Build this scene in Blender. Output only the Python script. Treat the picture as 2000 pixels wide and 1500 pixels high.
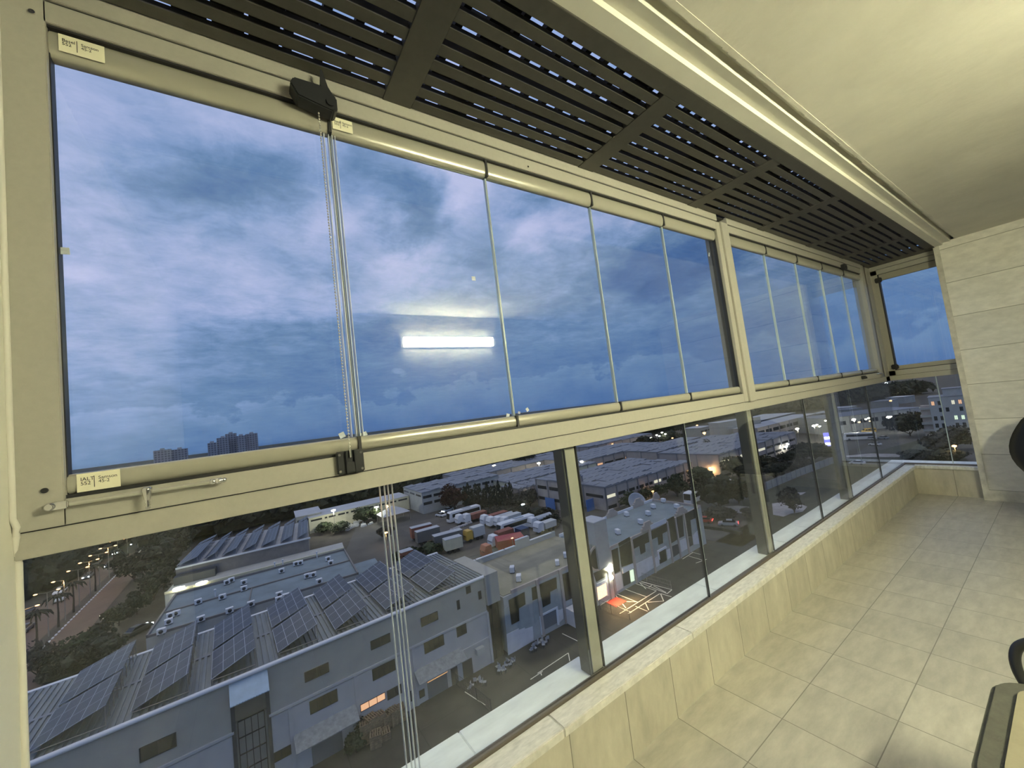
import bpy, bmesh, math, random
from mathutils import Vector, Matrix
random.seed(7)
for o in list(bpy.data.objects): bpy.data.objects.remove(o, do_unlink=True)
SC = bpy.context.scene; COL = SC.collection
PI = math.pi; R = math.radians
# ------------------------------------------------------------------ camera, world, exposure
F = 764.345
CR, CD, CF = (0.822172, -0.555888, -0.122567), (-0.061616, 0.127146, -0.989968), (0.565895, 0.821476, 0.070285)          # camera right, down and forward in the world
CAMZ = 1.56; GZ = -32.44                   # eye above the balcony floor (z=0); street level
cam_d = bpy.data.cameras.new('camera'); cam = bpy.data.objects.new('camera', cam_d); COL.objects.link(cam)
cam_d.sensor_fit = 'HORIZONTAL'; cam_d.sensor_width = 36; cam_d.lens = 36*F/2000
cam_d.clip_start = .02; cam_d.clip_end = 9000
cam.matrix_world = Matrix(((CR[0], -CD[0], -CF[0], 0), (CR[1], -CD[1], -CF[1], 0), (CR[2], -CD[2], -CF[2], CAMZ), (0, 0, 0, 1)))
SC.camera = cam
SC.cycles.sample_clamp_indirect = 60
SC.view_settings.view_transform = 'Standard'; SC.view_settings.look = 'None'
SC.view_settings.exposure = 0.0; SC.view_settings.gamma = 1.0; SC.view_settings.use_curve_mapping = False

def ray(px, py):
    a, b = (px-1000)/F, (py-750)/F
    return Vector([CR[i]*a + CD[i]*b + CF[i] for i in range(3)])
def pz(px, py, z):                          # point seen at a pixel on the level z
    r = ray(px, py); k = (z-CAMZ)/r.z
    return Vector((r.x*k, r.y*k, z))
def gp(px, py): return pz(px, py, GZ)
def pY(px, py, y):                          # point seen at a pixel on the upright plane y
    r = ray(px, py); k = y/r.y
    return Vector((r.x*k, y, r.z*k+CAMZ))

world = bpy.data.worlds.new('dusk_sky'); SC.world = world; world.use_nodes = True
wn = world.node_tree.nodes; wl = world.node_tree.links; wn.clear()
def WN(t, **k):
    n = wn.new(t)
    for a, b in k.items(): setattr(n, a, b)
    return n
def wmath(op, a, b=None):
    n = WN('ShaderNodeMath', operation=op)
    for i, v in enumerate((a, b)):
        if v is None: continue
        if isinstance(v, (int, float)): n.inputs[i].default_value = v
        else: wl.new(v, n.inputs[i])
    return n.outputs[0]
def wvec(op, a, b=None):
    n = WN('ShaderNodeVectorMath', operation=op)
    for i, v in enumerate((a, b)):
        if v is None: continue
        if isinstance(v, (tuple, list)): n.inputs[i].default_value = v
        else: wl.new(v, n.inputs[i])
    return n.outputs['Value'] if op in ('DOT_PRODUCT', 'LENGTH') else n.outputs[0]
tc = WN('ShaderNodeTexCoord'); sep = WN('ShaderNodeSeparateXYZ'); wl.new(tc.outputs['Generated'], sep.inputs[0])
sx, sy, sz = sep.outputs
az = wmath('ARCTAN2', sx, sy); el = wmath('ARCSINE', sz)
comb = WN('ShaderNodeCombineXYZ'); wl.new(az, comb.inputs[0]); wl.new(el, comb.inputs[1])
ae = comb.outputs[0]
def noise(vec, scale, detail, rough=.55, dist=0.0):
    n = WN('ShaderNodeTexNoise'); n.inputs['Scale'].default_value = scale; n.inputs['Detail'].default_value = detail
    n.inputs['Roughness'].default_value = rough; n.inputs['Distortion'].default_value = dist
    wl.new(vec, n.inputs['Vector']); return n
# cloud-layer coordinates: direction projected on a plane overhead
zc = wmath('ADD', wmath('MAXIMUM', sz, 0.0), .16)
cc = WN('ShaderNodeCombineXYZ'); wl.new(wmath('DIVIDE', sx, zc), cc.inputs[0]); wl.new(wmath('DIVIDE', sy, zc), cc.inputs[1])
ccr = wvec('MULTIPLY', cc.outputs[0], (1.0, .62, 1))
n1 = noise(ccr, 1.1, 8, .60, .55); n2 = noise(wvec('MULTIPLY', cc.outputs[0], (1.1, 1.25, 1)), 3.4, 9, .66, .35)
warp = noise(ccr, 2.2, 7, .62)
wv = wvec('MULTIPLY', wvec('SUBTRACT', warp.outputs['Color'], (.5, .5, .5)), (.42, .26, 0))
aew = wvec('ADD', ae, wv)
# cloud masses: pixel where each one stands in the sky, strength, angular half-widths (deg)
BL = [(330,370,-.17,7,3.5),(230,260,-.09,7,3.5),(400,300,-.06,6,3),(520,330,-.24,5,3.6),(500,390,-.16,6,2),(780,400,-.38,4.2,3.6),(690,300,-.24,3.5,3.5),(850,430,-.15,3,1.6),
 (1090,370,-.36,4.2,2.6),(960,480,-.20,3.5,2.2),(1330,520,-.26,9,2.5),(1240,500,-.14,6,3),(900,620,-.10,9,3),(700,640,-.04,12,3),(1430,640,-.10,8,5),
 (120,170,.20,5,5),(600,235,.16,6,3),(420,200,.14,7,3),(110,400,.24,3,5),(150,520,.16,6,3),(420,560,.20,16,3.6),(640,440,.30,7,2.4),
 (600,590,.14,10,2.2),(880,330,.50,4.6,4.6),(800,500,.34,5,2),(760,550,.16,6,2),(1060,455,.36,6,1.9),(1250,420,.42,4.5,2.2),(1000,560,.08,9,3),(1350,590,.08,9,2),
 (160,650,.20,7,3),(150,800,.20,10,9),(120,700,.12,4,2),(400,760,.04,10,5),(1150,660,.02,8,3),(1480,520,.14,5,2)]
n3 = noise(wvec('MULTIPLY', cc.outputs[0], (1.0, 1.3, 1)), 8.0, 8, .68, .5)
tot = wmath('ADD', wmath('ADD', wmath('MULTIPLY', wmath('SUBTRACT', n1.outputs[0], .5), .55), wmath('MULTIPLY', wmath('SUBTRACT', n2.outputs[0], .5), .58)), wmath('MULTIPLY', wmath('SUBTRACT', n3.outputs[0], .5), .50))
rise = WN('ShaderNodeMapRange'); rise.inputs['From Min'].default_value = .02; rise.inputs['From Max'].default_value = .26
rise.inputs['To Min'].default_value = .10; rise.inputs['To Max'].default_value = 1.0; wl.new(el, rise.inputs['Value'])
tot = wmath('MULTIPLY', tot, rise.outputs[0])
for px, py, amp, wa, we in BL:
    d = ray(px, py).normalized()
    v = wvec('SUBTRACT', aew, (math.atan2(d.x, d.y), math.asin(d.z), 0))
    v = wvec('MULTIPLY', v, (1/R(wa), 1/R(we), 0))
    tot = wmath('ADD', tot, wmath('MULTIPLY', wmath('EXPONENT', wmath('MULTIPLY', wvec('DOT_PRODUCT', v, v), -1.0)), amp))
# low bank of cumulus along the horizon: a noisy top edge
edge = noise(wvec('MULTIPLY', ae, (1, 1.5, 0)), 7.0, 7, .55)
bank = wmath('SUBTRACT', wmath('ADD', wmath('MULTIPLY', wmath('SUBTRACT', edge.outputs[0], .5), .34), .085), el)
bk = WN('ShaderNodeMapRange'); bk.interpolation_type = 'SMOOTHSTEP'
bk.inputs['From Min'].default_value = -.004; bk.inputs['From Max'].default_value = .012; wl.new(bank, bk.inputs['Value'])
bkin = WN('ShaderNodeMapRange'); bkin.inputs['From Min'].default_value = 0; bkin.inputs['From Max'].default_value = .10
bkin.inputs['To Min'].default_value = .15; bkin.inputs['To Max'].default_value = 0; wl.new(bank, bkin.inputs['Value'])
tot = wmath('ADD', tot, wmath('MULTIPLY', bk.outputs[0], bkin.outputs[0]))
base = WN('ShaderNodeMapRange'); base.inputs['From Min'].default_value = 0; base.inputs['From Max'].default_value = .5
base.inputs['To Min'].default_value = .18; base.inputs['To Max'].default_value = .66; wl.new(el, base.inputs['Value'])
tot = wmath('ADD', tot, base.outputs[0])
rp = WN('ShaderNodeValToRGB'); wl.new(tot, rp.inputs[0]); cr = rp.color_ramp
cr.elements[0].position = 0; cr.elements[0].color = (.050, .130, .35, 1)
cr.elements[1].position = 1; cr.elements[1].color = (.56, .60, .90, 1)
for p, c in ((.2, (.090, .185, .42)), (.38, (.155, .27, .49)), (.58, (.26, .38, .66)), (.8, (.42, .50, .80))):
    e = cr.elements.new(p); e.color = c + (1,)
# below the horizon: dull earth colour for the bounce light
gm = WN('ShaderNodeMixRGB'); gm.inputs[1].default_value = (.05, .06, .08, 1); wl.new(rp.outputs[0], gm.inputs[2])
gs = WN('ShaderNodeMapRange'); gs.inputs['From Min'].default_value = -.03; gs.inputs['From Max'].default_value = 0; wl.new(el, gs.inputs['Value'])
wl.new(gs.outputs[0], gm.inputs[0])
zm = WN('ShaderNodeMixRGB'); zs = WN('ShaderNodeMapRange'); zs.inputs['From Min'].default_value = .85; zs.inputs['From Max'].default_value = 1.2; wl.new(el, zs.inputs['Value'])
wl.new(zs.outputs[0], zm.inputs[0]); wl.new(gm.outputs[0], zm.inputs[1]); zm.inputs[2].default_value = (1.15, 1.02, .92, 1)   # unseen zenith brightened, added to light the town walls
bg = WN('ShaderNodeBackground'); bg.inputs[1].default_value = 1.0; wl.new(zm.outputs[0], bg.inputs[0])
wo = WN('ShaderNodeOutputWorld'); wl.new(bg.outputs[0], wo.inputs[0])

# ------------------------------------------------------------------ materials
def srgb(r, g, b):
    f = lambda c: ((c/255)/12.92 if c/255 <= .04045 else (((c/255)+.055)/1.055)**2.4)
    return (f(r), f(g), f(b), 1)
MT = {}
def mat(name, col, rough=.6, metal=0.0, var=0.0, vscale=8.0, bump=0.0, bscale=40.0, emit=None, estr=0.0, spec=.5, stretch=None, col2=None):
    if name in MT: return MT[name]
    m = bpy.data.materials.new(name); m.use_nodes = True; N = m.node_tree.nodes; L = m.node_tree.links
    b = N['Principled BSDF']; c = col if len(col) == 4 else tuple(col)+(1,)
    b.inputs['Base Color'].default_value = c; b.inputs['Roughness'].default_value = rough; b.inputs['Metallic'].default_value = metal
    b.inputs['Specular IOR Level'].default_value = spec
    vec = None
    if var or bump:
        t = N.new('ShaderNodeTexCoord'); mp = N.new('ShaderNodeMapping'); L.new(t.outputs['Object'], mp.inputs[0])
        if stretch: mp.inputs['Scale'].default_value = stretch
        vec = mp.outputs[0]
    if var:
        n = N.new('ShaderNodeTexNoise'); n.inputs['Scale'].default_value = vscale; n.inputs['Detail'].default_value = 6; n.inputs['Roughness'].default_value = .6
        L.new(vec, n.inputs['Vector']); r = N.new('ShaderNodeValToRGB'); L.new(n.outputs[0], r.inputs[0])
        r.color_ramp.elements[0].position = .3; r.color_ramp.elements[1].position = .7
        d = col2 if col2 else tuple(x*(1-var) for x in c[:3])+(1,)
        if len(d) == 3: d = tuple(d)+(1,)
        r.color_ramp.elements[0].color = d; r.color_ramp.elements[1].color = tuple(min(1, x*(1+var*.5)) for x in c[:3])+(1,)
        L.new(r.outputs[0], b.inputs['Base Color'])
    if bump:
        n = N.new('ShaderNodeTexNoise'); n.inputs['Scale'].default_value = bscale; n.inputs['Detail'].default_value = 5
        L.new(vec, n.inputs['Vector']); u = N.new('ShaderNodeBump'); u.inputs['Strength'].default_value = bump; u.inputs['Distance'].default_value = .01
        L.new(n.outputs[0], u.inputs['Height']); L.new(u.outputs[0], b.inputs['Normal'])
    if emit:
        b.inputs['Emission Color'].default_value = tuple(emit[:3])+(1,); b.inputs['Emission Strength'].default_value = estr
    MT[name] = m; return m
def tiled(name, col, grout, tx, ty, ox, oy, axes, gw=.004, var=.18, vscale=5, rough=.5, bump=.15, stretch=(1, 1, 1), offset=0.0):
    # tiles by world position: axes picks which coordinates run along the tile's width and height
    if name in MT: return MT[name]
    m = bpy.data.materials.new(name); m.use_nodes = True; N = m.node_tree.nodes; L = m.node_tree.links; b = N['Principled BSDF']
    g = N.new('ShaderNodeNewGeometry'); s = N.new('ShaderNodeSeparateXYZ'); L.new(g.outputs['Position'], s.inputs[0])
    def M(op, a, bb=None):
        n = N.new('ShaderNodeMath'); n.operation = op
        for i, v in enumerate((a, bb)):
            if v is None: continue
            if isinstance(v, (int, float)): n.inputs[i].default_value = v
            else: L.new(v, n.inputs[i])
        return n.outputs[0]
    u = M('DIVIDE', M('SUBTRACT', s.outputs[axes[0]], ox), tx); v = M('DIVIDE', M('SUBTRACT', s.outputs[axes[1]], oy), ty)
    if offset: u = M('ADD', u, M('MULTIPLY', M('MODULO', M('FLOOR', v), 2.0), offset))
    fu = M('FRACT', u); fv = M('FRACT', v)
    du = M('MULTIPLY', M('MINIMUM', fu, M('SUBTRACT', 1.0, fu)), tx); dv = M('MULTIPLY', M('MINIMUM', fv, M('SUBTRACT', 1.0, fv)), ty)
    dd = M('MINIMUM', du, dv); gr = M('LESS_THAN', dd, gw/2)
    cid = N.new('ShaderNodeCombineXYZ'); L.new(M('FLOOR', u), cid.inputs[0]); L.new(M('FLOOR', v), cid.inputs[1])
    wn_ = N.new('ShaderNodeTexWhiteNoise'); L.new(cid.outputs[0], wn_.inputs['Vector'])
    mp = N.new('ShaderNodeMapping'); L.new(g.outputs['Position'], mp.inputs[0]); mp.inputs['Scale'].default_value = stretch
    ad = N.new('ShaderNodeVectorMath'); ad.operation = 'MULTIPLY_ADD'; L.new(wn_.outputs['Color'], ad.inputs[0]); ad.inputs[1].default_value = (7, 7, 7); L.new(mp.outputs[0], ad.inputs[2])
    n = N.new('ShaderNodeTexNoise'); n.inputs['Scale'].default_value = vscale; n.inputs['Detail'].default_value = 8; n.inputs['Roughness'].default_value = .65; L.new(ad.outputs[0], n.inputs['Vector'])
    r = N.new('ShaderNodeValToRGB'); L.new(n.outputs[0], r.inputs[0]); r.color_ramp.elements[0].position = .28; r.color_ramp.elements[1].position = .72
    r.color_ramp.elements[0].color = tuple(x*(1-var) for x in col[:3])+(1,); r.color_ramp.elements[1].color = tuple(min(1, x*(1+var*.5)) for x in col[:3])+(1,)
    hv = N.new('ShaderNodeHueSaturation'); L.new(r.outputs[0], hv.inputs['Color']); L.new(M('ADD', .93, M('MULTIPLY', wn_.outputs['Value'], .14)), hv.inputs['Value'])
    mx = N.new('ShaderNodeMixRGB'); L.new(gr, mx.inputs[0]); L.new(hv.outputs[0], mx.inputs[1]); mx.inputs[2].default_value = tuple(grout[:3])+(1,)
    L.new(mx.outputs[0], b.inputs['Base Color']); b.inputs['Roughness'].default_value = rough
    bu = N.new('ShaderNodeBump'); bu.inputs['Strength'].default_value = bump; bu.inputs['Distance'].default_value = .004
    L.new(M('SUBTRACT', M('MULTIPLY', n.outputs[0], .5), gr), bu.inputs['Height']); L.new(bu.outputs[0], b.inputs['Normal'])
    MT[name] = m; return m
def glass_mat(name, tint=(.97, .985, .98), rough=0.0, ior=1.60, dirt=0.0):
    if name in MT: return MT[name]
    m = bpy.data.materials.new(name); m.use_nodes = True; N = m.node_tree.nodes; L = m.node_tree.links; N.clear()
    o = N.new('ShaderNodeOutputMaterial'); mx = N.new('ShaderNodeMixShader'); t = N.new('ShaderNodeBsdfTransparent'); g = N.new('ShaderNodeBsdfGlossy'); f = N.new('ShaderNodeFresnel')
    f.inputs[0].default_value = ior; t.inputs[0].default_value = tuple(tint)+(1,); g.inputs['Roughness'].default_value = rough
    gg = N.new('ShaderNodeNewGeometry'); mr = N.new('ShaderNodeMapRange'); mr.inputs['To Min'].default_value = ior; mr.inputs['To Max'].default_value = 1/ior
    L.new(gg.outputs['Backfacing'], mr.inputs[0]); L.new(mr.outputs[0], f.inputs[0])
    L.new(f.outputs[0], mx.inputs[0]); L.new(t.outputs[0], mx.inputs[1]); L.new(g.outputs[0], mx.inputs[2])
    if dirt:
        d = N.new('ShaderNodeBsdfDiffuse'); d.inputs[0].default_value = (.8, .8, .8, 1); m2 = N.new('ShaderNodeMixShader')
        tx = N.new('ShaderNodeTexCoord'); n = N.new('ShaderNodeTexNoise'); n.inputs['Scale'].default_value = 3; n.inputs['Detail'].default_value = 10; n.inputs['Roughness'].default_value = .8
        L.new(tx.outputs['Object'], n.inputs['Vector']); r = N.new('ShaderNodeMapRange'); L.new(n.outputs[0], r.inputs[0]); r.inputs['From Min'].default_value = .4; r.inputs['From Max'].default_value = .8
        r.inputs['To Max'].default_value = dirt; L.new(r.outputs[0], m2.inputs[0]); L.new(mx.outputs[0], m2.inputs[1]); L.new(d.outputs[0], m2.inputs[2]); L.new(m2.outputs[0], o.inputs[0])
    else: L.new(mx.outputs[0], o.inputs[0])
    MT[name] = m; return m

# ------------------------------------------------------------------ mesh helpers
WL = {}                                     # name of an object -> world origin of its root
def tag(o, label=None, cat=None, group=None, kind=None):
    if label: o['label'] = label
    if cat: o['category'] = cat
    if group: o['group'] = group
    if kind: o['kind'] = kind
    return o
def thing(name, label=None, cat=None, loc=(0, 0, 0), rz=0.0, group=None, kind=None, parent=None):
    o = bpy.data.objects.new(name, None); COL.objects.link(o); o.location = loc; o.rotation_euler = (0, 0, rz); o.empty_display_size = .1
    if parent: o.parent = parent
    return tag(o, label, cat, group, kind)
class MB:
    def __init__(s): s.v = []; s.f = []; s.T = None; s.sm = []
    def _a(s, vs, fs, smooth=False):
        n = len(s.v)
        for p in vs:
            p = Vector(p); s.v.append(s.T @ p if s.T is not None else p)
        for f in fs: s.f.append([i+n for i in f]); s.sm.append(smooth)
        return s
    def box(s, x0, x1, y0, y1, z0, z1):
        if x0 > x1: x0, x1 = x1, x0
        if y0 > y1: y0, y1 = y1, y0
        if z0 > z1: z0, z1 = z1, z0
        v = [(x, y, z) for z in (z0, z1) for y in (y0, y1) for x in (x0, x1)]
        return s._a(v, [(0, 2, 3, 1), (4, 5, 7, 6), (0, 1, 5, 4), (2, 6, 7, 3), (0, 4, 6, 2), (1, 3, 7, 5)])
    def hexa(s, b, t):                      # 4 bottom points + 4 top points, same winding (ccw from above)
        return s._a(list(b)+list(t), [(3, 2, 1, 0), (4, 5, 6, 7), (0, 1, 5, 4), (1, 2, 6, 5), (2, 3, 7, 6), (3, 0, 4, 7)])
    def prism(s, poly, z0, z1):             # horizontal polygon extruded up
        n = len(poly); v = [(p[0], p[1], z0) for p in poly]+[(p[0], p[1], z1) for p in poly]
        return s._a(v, [tuple(range(n))[::-1], tuple(range(n, 2*n))]+[(i, (i+1) % n, (i+1) % n+n, i+n) for i in range(n)])
    def ext(s, prof, axis, a, b, smooth=False):           # closed profile in the other two axes extruded along axis
        n = len(prof)
        def P(q, t):
            if axis == 'x': return (t, q[0], q[1])
            if axis == 'y': return (q[0], t, q[1])
            return (q[0], q[1], t)
        v = [P(q, a) for q in prof]+[P(q, b) for q in prof]
        s._a(v, [(i, (i+1) % n, (i+1) % n+n, i+n) for i in range(n)], smooth)
        return s._a(v, [tuple(range(n))[::-1], tuple(range(n, 2*n))])
    def cyl(s, a, b, r0, r1=None, n=12, caps=True, smooth=True):
        a = Vector(a); b = Vector(b); r1 = r0 if r1 is None else r1; d = (b-a).normalized()
        u = d.orthogonal().normalized(); w = d.cross(u); v = []
        for c, r in ((a, r0), (b, r1)):
            for i in range(n):
                t = 2*PI*i/n; v.append(c+u*(r*math.cos(t))+w*(r*math.sin(t)))
        s._a(v, [(i, (i+1) % n, (i+1) % n+n, i+n) for i in range(n)], smooth)
        if caps: s._a(v, [tuple(range(n))[::-1], tuple(range(n, 2*n))])
        return s
    def tube(s, pts, r, n=8):
        pts = [Vector(p) for p in pts]; rings = []; u = None
        for i, p in enumerate(pts):
            d = (pts[min(i+1, len(pts)-1)]-pts[max(i-1, 0)]).normalized()
            u = d.orthogonal().normalized() if u is None else (u-d*u.dot(d)).normalized()
            w = d.cross(u); rr = r[i] if isinstance(r, (list, tuple)) else r
            rings.append([p+u*(rr*math.cos(2*PI*k/n))+w*(rr*math.sin(2*PI*k/n)) for k in range(n)])
        v = [q for g in rings for q in g]; f = []
        for i in range(len(pts)-1):
            for k in range(n): f.append((i*n+k, i*n+(k+1) % n, (i+1)*n+(k+1) % n, (i+1)*n+k))
        s._a(v, f, True); return s._a([v[k] for k in range(n)]+[v[-n+k] for k in range(n)], [tuple(range(n))[::-1], tuple(range(n, 2*n))])
    def lathe(s, prof, c=(0, 0, 0), n=16, axis='z'):
        v = []
        for r, h in prof:
            for i in range(n):
                t = 2*PI*i/n; x, y = r*math.cos(t), r*math.sin(t)
                v.append({'z': (c[0]+x, c[1]+y, c[2]+h), 'x': (c[0]+h, c[1]+x, c[2]+y), 'y': (c[0]+x, c[1]+h, c[2]-y)}[axis])
        m = len(prof); f = [(j*n+i, j*n+(i+1) % n, (j+1)*n+(i+1) % n, (j+1)*n+i) for j in range(m-1) for i in range(n)]
        return s._a(v, f+[tuple(range(n))[::-1], tuple(range((m-1)*n, m*n))], True)
    def blob(s, c, rx, ry, rz, jit=0.0, sub=2, rnd=random):
        bm = bmesh.new(); bmesh.ops.create_icosphere(bm, subdivisions=sub, radius=1)
        v = []
        for q in bm.verts:
            k = 1+rnd.uniform(-jit, jit); v.append((c[0]+q.co.x*rx*k, c[1]+q.co.y*ry*k, c[2]+q.co.z*rz*k))
        f = [[w.index for w in fa.verts] for fa in bm.faces]; bm.free(); return s._a(v, f, jit < .12)
    def quad(s, a, b, c, d): return s._a([a, b, c, d], [(0, 1, 2, 3)])
    def build(s, name, m, parent=None, bevel=0.0, local=False, label=None):
        me = bpy.data.meshes.new(name)
        off = Vector((0, 0, 0))
        if parent is not None and not local:
            p = parent
            while p is not None: off += Vector(p.location); p = p.parent
        me.from_pydata([tuple(p-off) for p in s.v], [], s.f)
        for p, q in zip(me.polygons, s.sm): p.use_smooth = q
        if bevel:
            bm = bmesh.new(); bm.from_mesh(me); bmesh.ops.remove_doubles(bm, verts=bm.verts, dist=1e-6)
            es = [e for e in bm.edges if len(e.link_faces) == 2 and e.calc_face_angle(0) > .6]
            bmesh.ops.bevel(bm, geom=es, offset=bevel, segments=2, affect='EDGES', clamp_overlap=True); bm.to_mesh(me); bm.free()
        me.materials.append(m if not isinstance(m, str) else MT[m]); me.update()
        o = bpy.data.objects.new(name, me); COL.objects.link(o)
        if parent is not None: o.parent = parent
        if label: o['label'] = label
        return o
def struct(o): o['kind'] = 'structure'; return o
def kids(o): return [c for c in bpy.data.objects if c.parent == o]
def copy_tree(o, parent=None):
    c = o.copy(); COL.objects.link(c); c.parent = parent
    for ch in CH.get(o.name) or kids(o): copy_tree(ch, c)
    return c
CH = {}
# ------------------------------------------------------------------ balcony materials
mat('powder_coat', (.39, .375, .33), .38, 0, .05, 60, .04, 300)
mat('powder_coat_gloss', (.42, .40, .34), .24, .25)
mat('post_steel', (.075, .074, .07), .5, .1)
mat('dark_gasket', (.02, .02, .022), .5)
mat('black_plastic', (.015, .016, .018), .45)
mat('chrome', (.75, .74, .72), .18, 1)
mat('rod_paint', (.55, .54, .48), .3, .6)
mat('caulk', (.66, .64, .58), .5)
mat('marble', (.72, .70, .65), .38, 0, .26, 18, .05, 60, stretch=(1, 3.5, 1))
mat('marble_outer', (.86, .90, .88), .45, 0, .16, 5, .05, 60, stretch=(1, 3, 1))
mat('bronze_track', (.17, .145, .12), .45, .3)
mat('pergola_black', (.006, .006, .006), .9)
mat('pergola_dark', (.075, .070, .060), .5, .1, .10, 30)
mat('plaster', (.70, .67, .585), .75, 0, .13, 2.2, .25, 18)
mat('plaster_smooth', (.68, .66, .58), .6, 0, .06, 6, .12, 30)
mat('lamp_glow', (.9, .9, .9), .5, emit=(1, .98, .65), estr=200)
mat('lamp_body', (.75, .75, .74), .4)
mat('tape', (.80, .76, .58), .6, 0, .04, 30)
mat('ink', (.01, .01, .012), .5)
mat('sticker', (.55, .60, .66), .6, 0, .3, 60)
mat('pvc_clear', (.62, .66, .72), .15)
mat('glass_edge', (.62, .72, .72), .12, .1)
mat('chain_metal', (.62, .60, .55), .3, .6)
mat('cushion_beige', (.30, .27, .19), .8, 0, .08, 20, .1, 80)
mat('rim_taupe', (.10, .098, .08), .7, 0, .2, 30, .2, 120)
mat('black_tube', (.02, .021, .022), .35)
mat('black_shell', (.006, .006, .007), .6)
GL = glass_mat('window_glass', dirt=.014)
GLO = glass_mat('window_glass_clear', dirt=.010)
tiled('floor_tiles', (.46, .44, .385), (.20, .19, .16), .33, .33, 1.628, .99, (0, 1), .004, .24, 5, .42, .12, (1.2, 3.5, 1))
tiled('parapet_tiles', (.51, .48, .40), (.16, .15, .125), .33, 1.2, 1.628, -.4, (0, 2), .004, .26, 4, .5, .12, (2.5, 1, 1))
tiled('parapet_tiles_end', (.50, .47, .395), (.16, .15, .125), .33, 1.2, .99, -.4, (1, 2), .004, .26, 4, .5, .12, (1, 2.5, 1))
tiled('stone_cladding', (.88, .85, .79), (.42, .40, .35), 3.2, .378, -1.9, .49, (1, 2), .006, .16, 9, .8, .6, (1, 1, 2.2))
tiled('stone_back', (.26, .25, .22), (.15, .145, .13), .82, .378, .2, .49, (0, 2), .006, .18, 7, .75, .5, (1, 1, 2.2), .5)
mat('stone_edge', (.70, .67, .60), .8, 0, .25, 12, .4, 60)

YB, XL, XE, ZC = -1.56, -.44, 6.48, 2.84     # back wall, left wall, end wall, ceiling
struct(MB().box(XL-.3, 7.0, YB-.2, 1.32, -.25, 0).build('floor', 'floor_tiles'))
struct(MB().box(XL-.3, 6.9, YB-.2, .615, ZC, ZC+.3).build('ceiling', 'plaster'))
# stepped beam between ceiling and louvred roof, with a drip groove
tr = MB()
tr.ext([(.612, 2.885), (.652, 2.885), (.654, 2.825), (.690, 2.829), (.713, 2.830), (.716, 2.808), (.775, 2.806), (.775, 3.14), (.612, 3.14)], 'x', XL-.3, 6.9)
struct(tr.build('trim_1', 'plaster_smooth'))
tr = MB()                                      # ragged plaster lip of the ceiling beside the groove
x = XL
while x < XE:
    w = random.uniform(.015, .09); tr.box(x, x+w, .60, .617+random.uniform(0, .006), ZC-.002, ZC+.02); x += w
struct(tr.build('trim_2', 'plaster'))
struct(MB().box(XL-.3, 6.9, YB-.25, YB, 0, ZC).build('wall_back', 'stone_back'))
struct(MB().box(XL-.25, XL, YB, 1.412, -.1, 3.0).build('wall_left', 'plaster_smooth'))
w = struct(MB().box(XE, 6.9, YB, .79, .0, ZC).build('wall_right', 'stone_cladding'))
struct(MB().box(XE-.012, XE, .745, .79, 0, ZC).box(XE-.014, XE, YB, .745, 0, .11).build('trim_3', 'stone_edge'))
# parapets and copings
struct(MB().box(XL, 6.9, 1.31, 1.50, -.6, .295).build('wall_front', 'parapet_tiles'))
struct(MB().box(6.56, 6.85, .79, 1.31, -.6, .30).build('wall_far', 'parapet_tiles_end'))
cp = MB(); x = XL
for e in (.93, 1.80, 2.75, 3.70, 4.62, 5.55, 6.54): cp.box(x, e-.0015, 1.285, 1.384, .301, .336); x = e
struct(cp.build('trim_4', 'marble', bevel=.004))
struct(MB().box(6.54, 6.62, .79, 1.30, .301, .336).build('trim_5', 'marble', bevel=.004))
cp = MB(); x = XL
for e in (.62, 1.28, 2.3, 3.3, 4.3, 5.3, 6.9): cp.box(x, e-.0015, 1.412, 1.572, .295, .330); x = e
struct(cp.build('trim_6', 'marble_outer', bevel=.004))
struct(MB().box(6.66, 6.92, .79, 1.572, .296, .331).build('trim_7', 'marble_outer', bevel=.004))
struct(MB().box(XL-.25, 6.9, 1.50, 1.54, -.5, .28).build('trim_8', 'marble_outer'))
# lower glazing: track, panes and posts
win3 = thing('window_3', kind='structure', loc=(0, 1.4, .336))
MB().box(XL, 6.62, 1.384, 1.412, .330, .346).build('bottom_track', 'bronze_track', win3, .002)
xs = [XL, .385, 1.20, 2.17, 3.0, 3.956, 4.70, 5.696, 6.60]
for a, b in zip(xs, xs[1:]):
    MB().box(a+.002, b-.002, 1.395, 1.405, .346, 1.366).build('glass_pane', GLO, win3)
for k, x in enumerate(xs[1:-1]):
    if k == 0:
        e = MB()
        for dx in (-.022, -.006, .006, .020): e.box(x+dx, x+dx+.0013, 1.392, 1.408, .346, 1.366)
        e.build('edge_strip', 'pvc_clear', win3)
    elif k in (2, 4, 6):
        MB().box(x-.0015, x+.0015, 1.392, 1.408, .346, 1.366).build('edge_strip', 'dark_gasket', win3)
        MB().box(x+.0025, x+.0045, 1.392, 1.408, .346, 1.366).build('edge_strip', 'glass_edge', win3)
for x in (1.215, 2.985, 4.70):
    p = MB().box(x, x+.085, 1.425, 1.49, .331, 1.366).build('post', 'post_steel', win3, .002)
    q = MB()
    for dx in (.004, .020, .030, .046): q.box(x+dx+.01, x+dx+.014, 1.415, 1.425, .346, 1.366)
    q.box(x+.01, x+.07, 1.414, 1.420, .346, 1.366); q.build('post_cover', 'powder_coat', win3)
    MB().box(x+.074, x+.080, 1.408, 1.425, .346, 1.366).build('post_gasket', 'dark_gasket', win3)
win4 = thing('window_4', kind='structure', loc=(6.64, 1.1, .336))
MB().box(6.62, 6.65, .79, 1.40, .336, .350).build('bottom_track', 'bronze_track', win4)
MB().box(6.63, 6.64, .79, 1.40, .350, 1.366).build('glass_pane', GLO, win4)
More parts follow.
